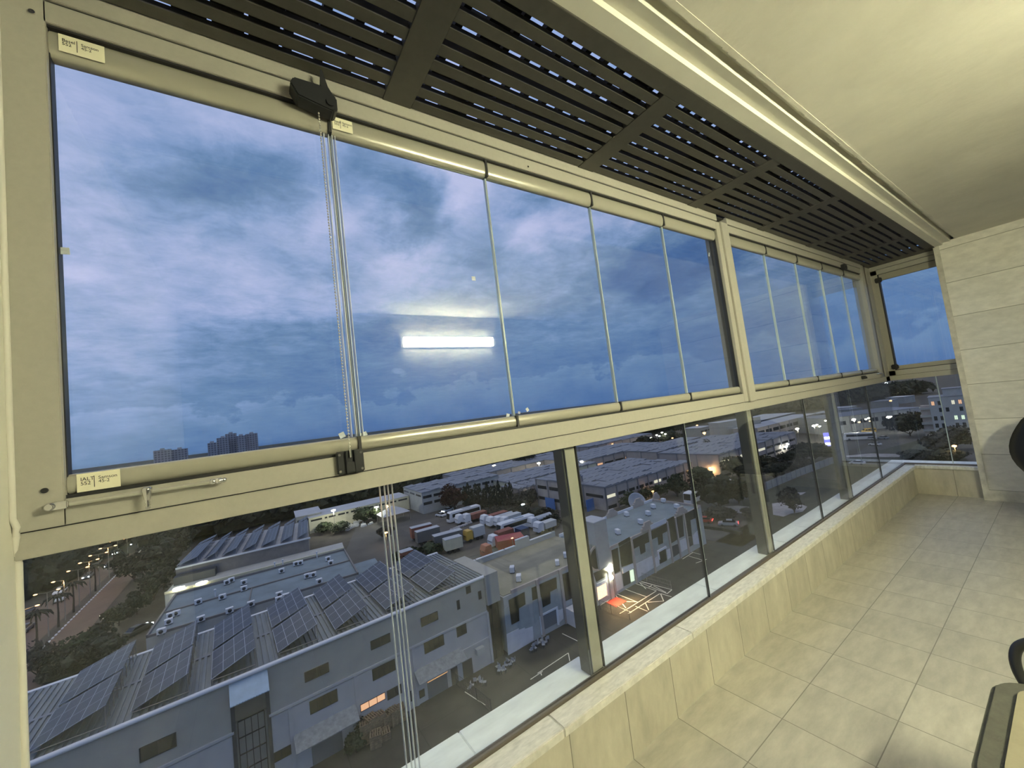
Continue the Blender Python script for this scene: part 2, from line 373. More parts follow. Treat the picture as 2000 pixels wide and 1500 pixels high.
MB().box(6.625, 6.645, .985, .991, .350, 1.366).build('edge_strip', 'glass_edge', win4)
# transom
struct(MB().box(XL, 6.66, 1.372, 1.47, 1.366, 1.4235).build('trim_9', 'powder_coat', bevel=.002))
struct(MB().box(6.60, 6.70, .79, 1.372, 1.366, 1.4235).build('trim_10', 'powder_coat', bevel=.002))
struct(MB().box(XL, 6.34, 1.3765, 1.46, 1.4235, 1.427).box(6.605, 6.69, .79, 1.37, 1.4235, 1.427).build('trim_11', 'dark_gasket'))

def sliding_panel(win, a, b, hinge_wide=False, last=False):
    s = thing('sliding_panel', parent=win); s.location = Vector(((a+b)/2, 1.39, 1.49))-win.location
    g = MB().box(a+.004, b-.004, 1.396, 1.406, 1.538, 2.618).build('glass_pane', GL, s)
    n = 9; pr = []
    for i in range(n+1):                      # rounded rails
        t = PI*i/n; pr.append((1.392-.016*math.sin(t), .5-.5*math.cos(t)))
    bot = [(y, 1.493+.048*u) for y, u in pr]+[(1.41, 1.541), (1.41, 1.493)]
    top = [(y, 2.614+.076*u) for y, u in pr]+[(1.41, 2.690), (1.41, 2.614)]
    MB().ext(bot, 'x', a+.005, b-.005, True).build('bottom_rail', 'powder_coat_gloss', s)
    MB().ext(top, 'x', a+.005, b-.005, True).build('top_rail', 'powder_coat_gloss', s)
    if not last:
        e = MB().box(b-.005, b+.005, 1.372, 1.41, 1.492, 1.542).box(b-.005, b+.005, 1.372, 1.41, 2.612, 2.692)
        e.build('corner_joint', 'dark_gasket', s)
        MB().box(b-.0035, b-.001, 1.393, 1.409, 1.542, 2.612).box(b+.0012, b+.0030, 1.393, 1.409, 1.542, 2.612).build('edge_strip', 'glass_edge', s)
        MB().box(b-.0006, b+.0008, 1.394, 1.407, 1.542, 2.612).build('edge_gap', 'dark_gasket', s)
    if hinge_wide:
        e = MB()
        for dx, w in ((-.020, .0025), (-.005, .002), (.006, .0025), (.016, .002)): e.box(b+dx, b+dx+w, 1.386, 1.412, 1.542, 2.612)
        e.build('clear_seal', 'pvc_clear', s)
    return s
def upper_window(name, xs, wide=()):
    w = thing(name, kind='structure', loc=((xs[0]+xs[-1])/2, 1.4, 1.425))
    a, b = xs[0], xs[-1]; f = MB()
    f.box(max(a-.03, XL), b+.03, 1.367, 1.46, 1.427, 1.486).box(a-.03, b+.03, 1.367, 1.46, 2.694, 2.752).box(a-.03, b+.03, 1.362, 1.46, 2.756, 2.81)
    f.build('frame', 'powder_coat', w, .0015)
    MB().box(a-.03, b+.03, 1.374, 1.44, 1.486, 1.4945).box(a-.03, b+.03, 1.374, 1.44, 2.688, 2.694).box(a-.03, b+.03, 1.370, 1.44, 2.752, 2.756).build('track_gap', 'dark_gasket', w)
    for i in range(len(xs)-1): sliding_panel(w, xs[i], xs[i+1], i in wide, i == len(xs)-2)
    return w
w1 = upper_window('window_1', [-.362, .308, .953, 1.617, 2.264, 2.887], (0,))
w2 = upper_window('window_2', [3.09, 3.695, 4.332, 4.957, 5.60, 6.20])
MB().box(XL, -.358, 1.365, 1.412, 1.427, 2.80).build('jamb', 'powder_coat', w1, .002)
MB().box(-.358, -.3555, 1.382, 1.410, 1.49, 2.69).build('gasket', 'dark_gasket', w1)
MB().box(2.889, 2.897, 1.385, 1.43, 1.49, 2.69).build('gasket', 'dark_gasket', w1)
MB().box(2.897, 3.078, 1.366, 1.46, 1.427, 2.752).build('jamb', 'powder_coat', w1, .002)
MB().box(2.95, 3.045, 1.352, 1.37, 1.424, 2.752).build('cover_strip', 'powder_coat', w1, .002)
MB().box(3.078, 3.088, 1.372, 1.42, 1.49, 2.69).build('gasket', 'powder_coat_gloss', w2)
MB().box(6.205, 6.30, 1.36, 1.46, 1.427, 2.80).build('jamb', 'powder_coat', w2, .002)
MB().box(6.31, 6.42, 1.372, 1.46, 1.427, 2.80).build('jamb', 'bronze_track', w2, .002)
w5 = thing('window_5', kind='structure', loc=(6.64, 1.1, 1.425))
f = MB().box(6.60, 6.69, .79, 1.372, 1.427, 1.486).box(6.60, 6.69, .79, 1.372, 2.694, 2.752).box(6.595, 6.69, .79, 1.372, 2.756, 2.81).box(6.60, 6.69, 1.31, 1.40, 1.427, 2.80)
f.build('frame', 'powder_coat', w5, .0015)
MB().box(6.608, 6.69, .79, 1.37, 1.486, 1.4945).box(6.608, 6.69, .79, 1.37, 2.688, 2.694).box(6.604, 6.66, 1.296, 1.310, 1.49, 2.69).build('track_gap', 'dark_gasket', w5)
MB().box(6.602, 6.64, .79, 1.30, 1.4945, 1.54).box(6.602, 6.64, .79, 1.30, 2.614, 2.688).build('sash_rail', 'powder_coat_gloss', w5, .004)
MB().box(6.62, 6.63, .79, 1.30, 1.54, 2.614).build('glass_pane', GL, w5)
struct(MB().box(6.45, 6.60, 1.372, 1.47, 1.366, 2.80).build('trim_12', 'powder_coat', bevel=.002))
# silicone beads along the left jamb
cb = MB().tube([(-.437, 1.363, z) for z in (2.80, 2.5, 2.1, 1.8, 1.46)]+[(-.432, 1.366, 1.44), (-.436, 1.372, 1.42)], .0062, 8)
cb.tube([(-.438, 1.385, z) for z in (1.36, 1.0, .7, .34)], .0075, 8); cb.tube([(-.436, 1.372, 1.42), (-.438, 1.376, 1.395), (-.438, 1.385, 1.36)], .007, 8)
struct(cb.build('trim_13', 'caulk'))

# louvred roof
pg = tag(thing('louvred_pergola', loc=(3.0, 1.1, 2.80)), 'dark brown aluminium slatted pergola roof above the glazing, between beam and windows', 'pergola')
PZ = 2.80
f = MB().box(XL, 6.62, .776, .842, PZ, PZ+.06).box(XL, 6.62, 1.384, 1.47, PZ, PZ+.06).box(6.40, 6.62, .842, 1.384, PZ+.002, PZ+.06)
f.build('side_rail', 'pergola_dark', pg, .0015)
bars = [.505, 1.53, 2.55, 3.56, 4.56, 5.50]
ends = [XL]+[v for b in bars for v in (b, b+.11)]+[6.40]
for b in bars: MB().box(b, b+.11, .842, 1.384, PZ-.001, PZ+.03).build('cross_bar', 'pergola_dark', pg, .0015)
slots = [.853+.0645*k for k in range(9)]
edge = [.842]+slots
for i in range(0, len(ends), 2):
    a, b = ends[i]+.001, ends[i+1]-.001
    for k in range(9):
        y0 = slots[k]+.012; y1 = slots[k+1]-.012 if k < 8 else 1.384
        sl = MB().box(a, b, y0, y1, PZ+.001, PZ+.006).build('slat', 'pergola_dark', pg)
        bl_ = MB().box(a, b, y0, y1, PZ+.006, PZ+(.030 if k in (3, 8) else .020)).build('shade_blade', 'pergola_black', pg); mw = bl_.matrix_world.copy(); bl_.parent = sl  # upper slat sides in black: shade of the gaps put into the colour
r = MB(); x = XL+.05
while x < 6.35:
    r.box(x, x+.026*(1 if int(x*7.3) % 5 else 3.2), .80, 1.40, PZ+.06, PZ+.085); x += .095
for y in (.98, 1.11, 1.24): r.box(XL, 6.5, y, y+.012, PZ+.085, PZ+.10)
r.build('lattice', 'pergola_black', pg)

# wall lamp behind the camera (seen mirrored in the glass)
lp = tag(thing('wall_lamp', loc=(2.14, YB, 2.5)), 'long white LED batten lamp on the house wall, seen as a reflection in the glass', 'lamp')
MB().box(1.52, 2.76, YB, YB+.035, 2.44, 2.565).build('housing', 'lamp_body', lp, .004)
MB().box(1.545, 2.735, YB+.035, YB+.085, 2.447, 2.558).build('diffuser', 'lamp_glow', lp, .006)
for x in (1.50, 2.735): MB().box(x, x+.045, YB, YB+.060, 2.44, 2.565).build('end_cap', 'lamp_body', lp, .006)

# small fittings on the frames -------------------------------------------------
def text_mesh(s, size, m, parent, loc, rot, name='writing'):
    c = bpy.data.curves.new('t', 'FONT'); c.body = s; c.size = size; c.extrude = .00015; c.space_line = .85
    o = bpy.data.objects.new('t', c); COL.objects.link(o); dg = bpy.context.evaluated_depsgraph_get(); dg.update()
    me = bpy.data.meshes.new_from_object(o.evaluated_get(dg)); bpy.data.objects.remove(o, do_unlink=True)
    me.materials.clear(); me.materials.append(MT[m]); t = bpy.data.objects.new(name, me); COL.objects.link(t); t.parent = parent
    t.location = Vector(loc)-Vector(parent.location); t.rotation_euler = rot; return t
def label(x0, z0, w, h, y, tilt, a, b, lab):
    t = tag(thing('tape_label', loc=(x0, y, z0)), lab, 'label', 'masking tape labels on the window frame')
    o = MB().box(0, w, -.0006, 0, 0, h).build('paper', 'tape', t, local=True); o.rotation_euler = (tilt, 0, 0)
    ww = text_mesh(a, .0118, 'ink', t, (x0+.006, y-.0009, z0+h*.60), (PI/2+tilt, 0, .0)); ww.scale = (1.0, 1, 1)
    text_mesh(b, .0108, 'ink', t, (x0+.005+w*.42, y-.0009, z0+h*.60), (PI/2+tilt, 0, .0))
    b_ = MB().box(x0+w*.385, x0+w*.40, y-.0012, y-.0006, z0+.008, z0+h-.008).build('stroke', 'ink', t)
    return t
label(-.338, 2.630, .085, .048, 1.3745, 0, 'Basel\n552', 'Samson\n45-2', 'yellowish tape label with handwriting at the top left corner of the glazing')
label(.318, 2.630, .068, .046, 1.3745, 0, 'Basel\n552', 'Samson\n45-2', 'yellowish tape label with handwriting just right of the black chain drive')
label(-.340, 1.496, .075, .043, 1.3745, 0, 'IALT\n552', 'Samson\n45-2', 'yellowish tape label with handwriting above the chrome stay arm')
# bead chain, its drive and its anchor
top = pY(622, 216, 1.345); bot = pY(684, 884, 1.345)
bc = MB(); n = 118
for i in range(n):
    p = top.lerp(bot, i/(n-1)); bc.blob(p, .0034, .0034, .0036, 0, 1)
bc.cyl(top, bot, .0008, n=5)
tag(bc.build('bead_chain', 'chain_metal'), 'thin metal bead chain hanging in front of the first glass joint', 'chain')
p0 = pY(566, 178, 1.33); p1 = pY(655, 214, 1.33)
dr = tag(thing('chain_drive', loc=(p0.x, 1.36, 2.66)), 'black plastic chain drive box on the top rail, chain hanging from it', 'window fitting')
d = MB(); d.ext([(p0.x, 2.705), (p0.x+.02, 2.665), (p1.x-.01, 2.645), (p1.x+.004, 2.655), (p1.x+.004, 2.70), (p1.x-.01, 2.712), (p1.x-.05, 2.73), (p0.x+.012, 2.728)], 'y', 1.312, 1.366)
d.build('housing', 'black_plastic', dr, .004)
MB().ext([(p1.x-.045, 2.735), (p1.x-.040, 2.79), (p1.x-.034, 2.79), (p1.x-.02, 2.735), (p1.x, 2.70), (p1.x-.01, 2.69)], 'y', 1.318, 1.326).build('cover_plate', 'black_plastic', dr)
MB().cyl((p1.x-.018, 1.306, 2.674), (p1.x-.018, 1.33, 2.674), .014).build('wheel', 'black_plastic', dr)
a = pY(656, 890, 1.36); b = pY(712, 922, 1.36); zt, zb = pY(684, 880, 1.36).z+.001, pY(684, 924, 1.36).z
an = tag(thing('chain_anchor', loc=((a.x+b.x)/2, 1.367, zb)), 'square black plastic anchor box with four screws under the bead chain', 'window fitting')
MB().box(a.x, b.x, 1.350, 1.367, zb, zt).build('base_plate', 'black_plastic', an, .003)
cx = (a.x+b.x)/2
MB().box(cx-.016, cx-.010, 1.341, 1.352, zb+.002, zt).box(cx+.010, cx+.016, 1.341, 1.352, zb+.002, zt).box(cx-.012, cx+.012, 1.343, 1.352, zb+.004, zb+.036).build('clamp', 'black_plastic', an, .0015)
for sx_ in (a.x+.008, b.x-.008):
    for szz in (zb+.010, zt-.010): MB().cyl((sx_, 1.3485, szz), (sx_, 1.351, szz), .0042, n=12).build('screw', 'chrome', an)
MB().cyl((cx, 1.344, zt-.022), (cx, 1.344, zt+.004), .004).build('chain_end', 'chrome', an)
# folding stay arm on the transom
h = pY(98, 990, 1.345); e = pY(428, 939, 1.345)
st = tag(thing('stay_arm', loc=tuple(h)), 'chrome ended grey stay arm with a ribbed knob lying along the transom at the left', 'stay arm')
dv = (e-h).normalized()
MB().cyl(h+dv*.03, e-dv*.02, .0052, n=12).build('rod', 'rod_paint', st)
g = MB(); g.box(h.x-.006, h.x+.028, 1.340, 1.352, h.z-.0085, h.z+.0085); g.cyl((h.x, 1.334, h.z), (h.x, 1.366, h.z), .0085); g.build('hinge', 'chrome', st, .002)
MB().lathe([(.002, -.004), (.0075, -.003), (.0075, .006), (.005, .008), (.0085, .012), (.0085, .020), (.005, .022), (.007, .027), (.004, .033)], tuple(e-dv*.016), 14, 'x').build('end_piece', 'chrome', st)
kx = pY(287, 962, 1.337)
MB().lathe([(.003, -.040), (.0055, -.038), (.004, -.034), (.006, -.031), (.004, -.027), (.006, -.024), (.004, -.020), (.0065, -.016), (.0085, -.004), (.0105, .006), (.010, .012), (.004, .014)], tuple(kx), 16).build('knob', 'chrome', st)
# screws in the jamb
for (px, py, lab) in ((88, 958, 'dark screw head in the left jamb above the stay arm'), (63, 25, 'bright screw head at the top end of the left jamb'), (1030, 327, 'tiny bright screw on the top rail beside the louvres'), (1455, 783, 'small bright screw on the transom below the middle mullion')):
    p = pY(px, py, 1.366)
    y = 1.3615 if px == 1030 else 1.364
    if px == 1455: y = 1.371
    tag(MB().cyl((p.x, y-.003, p.z), (p.x, y+.003, p.z), .0045 if px > 1000 else .006, n=12).build('screw_head', 'dark_gasket' if px == 88 else 'chrome'), lab, 'screw')
# fittings at the far corner
for nm, px, py, s, lab in (('chain_drive', 1648, 522, .05, 'small black chain drive box at the far end of the top rail'), ('chain_anchor', 1687, 737, .03, 'small black anchor box on the transom near the far corner')):
    p = pY(px, py, 1.35); t = tag(thing(nm, loc=tuple(p)), lab, 'window fitting')
    MB().box(p.x-s*.8, p.x+s*.8, 1.33, 1.366, p.z-s*.6, p.z+s*.6).build('housing', 'black_plastic', t, .004)
    MB().cyl((p.x, 1.322, p.z-s*.2), (p.x, 1.334, p.z-s*.2), s*.35).build('wheel', 'black_plastic', t)
for z, lab in ((2.62, 'black latch on the end window at its upper left corner'), (1.53, 'black latch on the end window at its lower left corner')):
    t = tag(thing('sash_latch', loc=(6.595, 1.30, z)), lab, 'latch')
    MB().box(6.565, 6.602, 1.27, 1.335, z-.03, z+.03).build('housing', 'black_plastic', t, .008)
    MB().cyl((6.555, 1.30, z), (6.57, 1.30, z), .018).build('knob', 'black_plastic', t)
t = tag(thing('stay_arm', loc=(6.1, 1.35, 1.49)), 'small chrome stay arm on the transom at the far corner', 'stay arm')
MB().tube([(5.98, 1.35, 1.475), (6.10, 1.345, 1.48), (6.20, 1.34, 1.47), (6.26, 1.35, 1.44)], .006, 8).build('rod', 'chrome', t)
MB().box(6.08, 6.11, 1.35, 1.366, 1.462, 1.49).build('bracket', 'chrome', t)
# sticker residues on the panes
for i, (px, py, w, h) in enumerate(((925, 544, .018, .018), (620, 778, .016, .016), (668, 850, .018, .018), (711, 848, .02, .014), (992, 812, .016, .018), (1014, 806, .012, .010), (125, 490, .02, .018), (1030, 800, .014, .016), (1385, 497, .01, .03))):
    p = pY(px, py, 1.3955)
    if i == 1: continue
    o = MB().box(-w/2, w/2, -.0004, .0004, -h/2, h/2).build('sticker_residue', 'sticker', None); o.location = p; o.rotation_euler = (0, random.uniform(-.6, .6), 0)
    tag(o, ['small tilted residue patch on the second pane above the mirrored lamp', '', 'pale residue patch at the foot of the bead chain', 'pale residue strip just right of the first joint, low on the glass', 'pale residue square left of the joint between second and third pane', 'tiny residue mark right of the joint between second and third pane', 'faint residue square near the left edge of the first pane', 'narrow residue mark low on the third pane', 'thin scratched residue near the top right of the fifth pane'][i], 'sticker residue', 'sticker residues on the upper panes')

# chairs at the right edge -----------------------------------------------------
ch = tag(thing('patio_chair', loc=(1.80, .06, 0)), 'beige cushioned chair with a dark rim and black tube arm, at the bottom right corner', 'chair')
def rrect(x0, x1, y0, y1, r, n=6):
    p = []
    for cx, cy, a0 in ((x1-r, y1-r, 0), (x0+r, y1-r, 90), (x0+r, y0+r, 180), (x1-r, y0+r, 270)):
        for i in range(n+1): t = R(a0+90*i/n); p.append((cx+r*math.cos(t), cy+r*math.sin(t)))
    return p
sx0, sx1, sy0, sy1, szz = 1.50, 2.11, -.20, .318, .45
MB().prism(rrect(sx0, sx1, sy0, sy1, .10, 8), szz-.06, szz-.004).build('seat', 'rim_taupe', ch, .012)
MB().prism(rrect(sx0+.046, sx1-.046, sy0+.046, sy1-.046, .07, 8), szz-.05, szz+.008).build('cushion', 'cushion_beige', ch, .014)
for x, y in ((sx0+.05, sy0+.05), (sx1-.05, sy0+.05), (sx0+.05, sy1-.06), (sx1-.05, sy1-.06)):
    MB().cyl((x, y, 0), (x, y, szz-.055), .014).build('leg', 'black_tube', ch)
def smooth(P, n=5):
    P = [Vector(p) for p in P]; out = []
    for i in range(len(P)-1):
        a, b, c, d = P[max(i-1, 0)], P[i], P[i+1], P[min(i+2, len(P)-1)]
        for k in range(n):
            t = k/n; out.append(.5*((2*b)+(c-a)*t+(2*a-5*b+4*c-d)*t*t+(3*b-a-3*c+d)*t**3))
    return out+[P[-1]]
MB().tube(smooth([(2.10, .235, .40), (2.125, .262, .46), (2.145, .265, .51), (2.16, .245, .548), (2.17, .19, .57), (2.17, .04, .575), (2.16, -.10, .56), (2.13, -.15, .49), (2.10, -.14, .40)]), .015, 10).build('back_frame', 'black_tube', ch)
bk_ = tag(thing('shell_chair', loc=(5.85, .12, 0)), 'matte black rounded chair back before the stone end wall, cut off by the picture edge', 'chair')
sh = MB(); rows = []
for i in range(13):
    u = i/12; z = .30+.72*u; hw = .20+.19*math.sin(PI*min(1, u*1.02)**.8*.97)
    if u > .85: hw *= math.sqrt(max(.02, 1-((u-.85)/.17)**2))
    rows.append([(5.93-.10*math.cos(t*PI/2)+.05*u, .12+hw*t, z) for t in [k/8 for k in range(-8, 9)]])
v = [p for r_ in rows for p in r_]+[(p[0]+.03, p[1], p[2]) for r_ in rows for p in r_]; fs = []; nn = 17; o2 = 13*nn
for i in range(12):
    for k in range(16):
        a = i*nn+k; fs.append((a, a+1, a+nn+1, a+nn)); fs.append((a+o2, a+nn+o2, a+nn+1+o2, a+1+o2))
for i in range(12):
    for k in (0, 16): a = i*nn+k; fs.append((a, a+nn, a+nn+o2, a+o2))
for k in range(16):
    for b in (0, 12*nn): fs.append((b+k, b+k+1, b+k+1+o2, b+k+o2))
sh._a(v, fs, True); sh.build('backrest', 'black_shell', bk_)
MB().prism(rrect(5.42, 5.90, -.10, .34, .1, 6), .36, .42).build('seat', 'black_shell', bk_, .015)
for x, y in ((5.50, -.04), (5.50, .28), (5.84, -.04), (5.84, .28)): MB().cyl((x, y, 0), (x, y, .36), .014).build('leg', 'black_tube', bk_)
# ------------------------------------------------------------------ the town below
mat('asphalt', (.075, .073, .072), .85, 0, .25, .15, .1, 3)
mat('asphalt_yard', (.042, .043, .038), .85, 0, .35, .35, .1, 3)
mat('asphalt_lot', (.095, .088, .082), .85, 0, .3, .2)
mat('road_surface', (.13, .092, .068), .8, 0, .2, .3)
mat('earth', (.07, .062, .05), .95, 0, .4, .25, .3, 2)
mat('field_grass', (.050, .055, .034), .95, 0, .4, .4, .4, 4)
mat('scrub_far', (.035, .045, .040), 1, 0, .6, .03, .5, .5, col2=(.015, .020, .018))
mat('quarry_stone', (.42, .41, .42), .9, 0, .35, .5, .3, 3)
mat('line_paint', (.72, .70, .64), .7)
mat('render_white', (.35, .35, .325), .85, 0, .10, .5, .1, 8)
mat('render_white_low', (.42, .42, .43), .85, 0, .10, .5, .1, 8)
mat('render_pink', (.42, .365, .33), .85, 0, .12, .5)
mat('render_grey', (.40, .41, .40), .85, 0, .12, .6)
mat('render_cream', (.62, .60, .44), .85, 0, .12, .6)
mat('stone_grey_step', (.34, .37, .36), .85, 0, .15, .8)
mat('stone_white_step', (.66, .65, .66), .85, 0, .12, .8)
mat('concrete_dark', (.20, .19, .185), .9, 0, .2, .6)
mat('pilaster', (.24, .23, .24), .9)
mat('trim_white', (.66, .68, .72), .6)
mat('roof_teal', (.175, .225, .26), .75, 0, .22, .3, .1, 5)
mat('roof_sand', (.27, .26, .20), .9, 0, .25, .25)
mat('roof_blue', (.20, .215, .25), .6, 0, .2, .2, .2, 2, stretch=(6, .3, 1))
mat('roof_white', (.42, .44, .48), .6, 0, .15, .3)
mat('corrugated', (.20, .22, .23), .5, .3, .2, 1.2, stretch=(1, .2, 1))
mat('canopy_sheet', (.42, .55, .66), .5, .1, .12, 1.5)
mat('awning_sheet', (.30, .31, .31), .8, 0, .3, 2)
mat('shutter_grey', (.17, .18, .19), .6, .2)
mat('blue_door', (.045, .16, .42), .6)
mat('window_dark', (.030, .033, .035), .15)
mat('window_brown', (.050, .045, .028), .3, 0, .4, 1.2)
mat('window_mullion', (.03, .03, .03), .6)
mat('door_dark', (.05, .05, .045), .6)
mat('tank_dark', (.05, .055, .06), .6)
mat('leaf_dark', (.016, .023, .013), .9, 0, .5, .8)
mat('leaf_mid', (.028, .045, .016), .9, 0, .5, .8)
mat('leaf_red_lit', (.060, .022, .012), .9, 0, .5, .8)  # reflected red light put into the leaf colour
mat('leaf_dull', (.038, .037, .027), .9, 0, .5, .8)
mat('bark', (.055, .045, .035), .9)
mat('veh_white', (.72, .73, .75), .35)
mat('veh_silver', (.42, .44, .47), .3, .3)
mat('veh_grey', (.12, .13, .14), .35)
mat('veh_dark', (.03, .032, .036), .35)
mat('veh_red', (.35, .04, .03), .5)
mat('veh_rust', (.26, .09, .06), .7, 0, .25, 2)
mat('veh_navy', (.02, .035, .09), .5)
mat('veh_yellow', (.55, .36, .06), .5)
mat('veh_orange', (.50, .20, .10), .5)
mat('tarp_pale', (.50, .52, .52), .7)
mat('tyre', (.012, .012, .012), .8)
mat('veh_glass', (.012, .014, .018), .08)
mat('pole_metal', (.30, .28, .26), .5, .5)
mat('wood_pallet', (.22, .16, .10), .9, 0, .4, 3)
mat('glow_warm', (.8, .8, .8), .5, emit=(1, .50, .16), estr=4.5)
mat('glow_white', (.8, .8, .8), .5, emit=(1, .95, .72), estr=30)
mat('glow_cool', (.8, .8, .8), .5, emit=(.85, .95, 1), estr=22)
mat('glow_window', (.8, .8, .8), .5, emit=(1, .42, .06), estr=.80)
mat('glow_window_pale', (.8, .8, .8), .5, emit=(1, .90, .55), estr=.75)
mat('glow_window_green', (.8, .8, .8), .5, emit=(.80, 1, .62), estr=.9)
mat('glow_red', (.5, .02, .02), .5, emit=(1, .06, .05), estr=8)
mat('glow_blue', (.1, .1, .5), .5, emit=(.25, .25, 1), estr=1.6)
mat('glow_green', (.1, .5, .1), .5, emit=(.1, 1, .25), estr=2)
mat('glow_shop', (.8, .7, .6), .5, 0, .6, 6, emit=(1, .72, .45), estr=1.4)
# photovoltaic sheet: cells drawn by object-space lines
def pv_mat():
    m = bpy.data.materials.new('solar_cells'); m.use_nodes = True; N = m.node_tree.nodes; L = m.node_tree.links; b = N['Principled BSDF']
    t = N.new('ShaderNodeTexCoord'); s = N.new('ShaderNodeSeparateXYZ'); L.new(t.outputs['Object'], s.inputs[0])
    def M(op, a, c=None):
        n = N.new('ShaderNodeMath'); n.operation = op
        for i, v in enumerate((a, c)):
            if v is None: continue
            if isinstance(v, (int, float)): n.inputs[i].default_value = v
            else: L.new(v, n.inputs[i])
        return n.outputs[0]
    a = M('LESS_THAN', M('FRACT', M('DIVIDE', s.outputs[0], 1.0)), .05); c = M('LESS_THAN', M('FRACT', M('DIVIDE', s.outputs[1], 2.05)), .03)
    g = M('MULTIPLY', M('MAXIMUM', M('LESS_THAN', M('FRACT', M('DIVIDE', s.outputs[0], .1666)), .10), M('LESS_THAN', M('FRACT', M('DIVIDE', s.outputs[1], .165)), .10)), .22)
    f = M('MAXIMUM', M('MAXIMUM', a, c), g); mx = N.new('ShaderNodeMixRGB'); L.new(f, mx.inputs[0])
    mx.inputs[1].default_value = (.034, .040, .056, 1); mx.inputs[2].default_value = (.34, .37, .42, 1)
    L.new(mx.outputs[0], b.inputs['Base Color']); b.inputs['Roughness'].default_value = .38; b.inputs['Specular IOR Level'].default_value = .35; MT['solar_cells'] = m
pv_mat()

class FR:                                   # upright frame on the ground: local x along a facade, y away from it, z above street
    def __init__(s, ox, oy, a=0.0): s.o = Vector((ox, oy, GZ)); s.a = a; s.c = math.cos(a); s.s = math.sin(a)
    def loc(s, P): d = P-s.o; return Vector((d.x*s.c+d.y*s.s, -d.x*s.s+d.y*s.c, P.z-GZ))
    def F(s, px, py, y=0.0):                # seen on the facade plane
        r = ray(px, py); rl = s.loc(s.o+r)-Vector((0, 0, 0)); e = s.loc(Vector((0, 0, CAMZ))); dr = s.loc(s.o+r); dr = Vector((dr.x, dr.y, r.z))
        k = (y-e.y)/dr.y; return (e.x+dr.x*k, e.z+dr.z*k)
    def Z(s, px, py, z): p = s.loc(pz(px, py, GZ+z)); return (p.x, p.y)
    def root(s, name, label, cat, group=None): return thing(name, label, cat, tuple(s.o), s.a, group)
def fpoly(fr, pts, y0, y1): return MB().ext([fr.F(*p) for p in pts], 'y', y0, y1)
def frect(fr, a, b, y=0.0):                 # pixels of the top-left and bottom-right corners -> x0, x1, z0, z1
    x0, z1 = fr.F(*a); x1, z0 = fr.F(*b); return x0, x1, z0, z1
def win(fr, root, a, b, m='window_dark', mull=1, name='window', y=0.0, fm='window_mullion'):
    x0, x1, z0, z1 = frect(fr, a, b) if not isinstance(a, (int, float)) else (a, b[0], b[1], b[2])
    f = MB().box(x0-.05, x1+.05, y-.05, y+.02, z0-.06, z0).box(x0-.05, x1+.05, y-.05, y+.02, z1, z1+.05).box(x0-.05, x0, y-.05, y+.02, z0, z1).box(x1, x1+.05, y-.05, y+.02, z0, z1)
    for i in range(1, mull+1): xm = x0+(x1-x0)*i/(mull+1); f.box(xm-.03, xm+.03, y-.05, y+.02, z0, z1)
    w = f.build(name, fm, root, local=True)
    MB().box(x0, x1, y-.03, y-.01, z0, z1).build('pane', m, w, local=True)
    return w
def conv(x0, y0, s): return lambda X, Y: (x0+X/s, y0+Y/s)

# ground ---------------------------------------------------------------------
def patch(name, m, pts, z=.02, px=True, label=None, cat=None, structure=True, thick=.02):
    P = [gp(*p) if px else Vector((p[0], p[1], GZ)) for p in pts]
    o = MB().prism([(p.x, p.y) for p in P], GZ+z-thick, GZ+z).build(name, m)
    if structure: o['kind'] = 'structure'
    return o
def ringland():
    b = MB(); b.box(-2600, 3600, 14, 5200, GZ-1, GZ); return b.build('ground_1', 'earth')
struct(ringland())
patch('ground_2', 'asphalt_yard', [(-18, 16), (101, 16), (101, 50.6), (26, 50.9), (-18, 49.5)], .03, False)
patch('ground_3', 'asphalt', [(18, 66), (19, 118), (30, 152), (120, 150), (82, 66)], .02, False)
patch('ground_4', 'asphalt_lot', [(40, 90), (40, 136), (66, 136), (84, 118), (84, 90)], .04, False)
patch('ground_5', 'asphalt', [(84, 45), (84, 100), (150, 74), (330, 76), (330, 58), (150, 62), (104, 45)], .03, False)
patch('ground_6', 'field_grass', [(96, 16), (92, 47), (118, 61), (190, 56.5), (260, 40), (150, 16)], .05, False)
patch('ground_7', 'quarry_stone', [(1415, 990), (1440, 988), (1475, 992), (1478, 1008), (1450, 1004), (1425, 998)], .10)
patch('ground_8', 'quarry_stone', [(1508, 984), (1545, 979), (1577, 990), (1568, 1000), (1545, 1004), (1530, 1010), (1510, 1006)], .10)
patch('ground_9', 'quarry_stone', [(1540, 964), (1574, 962), (1566, 967), (1544, 969)], .10)
patch('ground_11', 'quarry_stone', [(1625, 893), (1700, 886), (1795, 888), (1770, 893), (1690, 893)], .10)
patch('ground_10', 'scrub_far', [(-900, 250), (-1500, 5000), (3000, 5000), (3000, 420), (420, 230), (60, 196)], .06, False)
patch('ground_12', 'asphalt', [(150, 20), (190, 56), (330, 62), (420, 60), (300, 18)], .04, False)
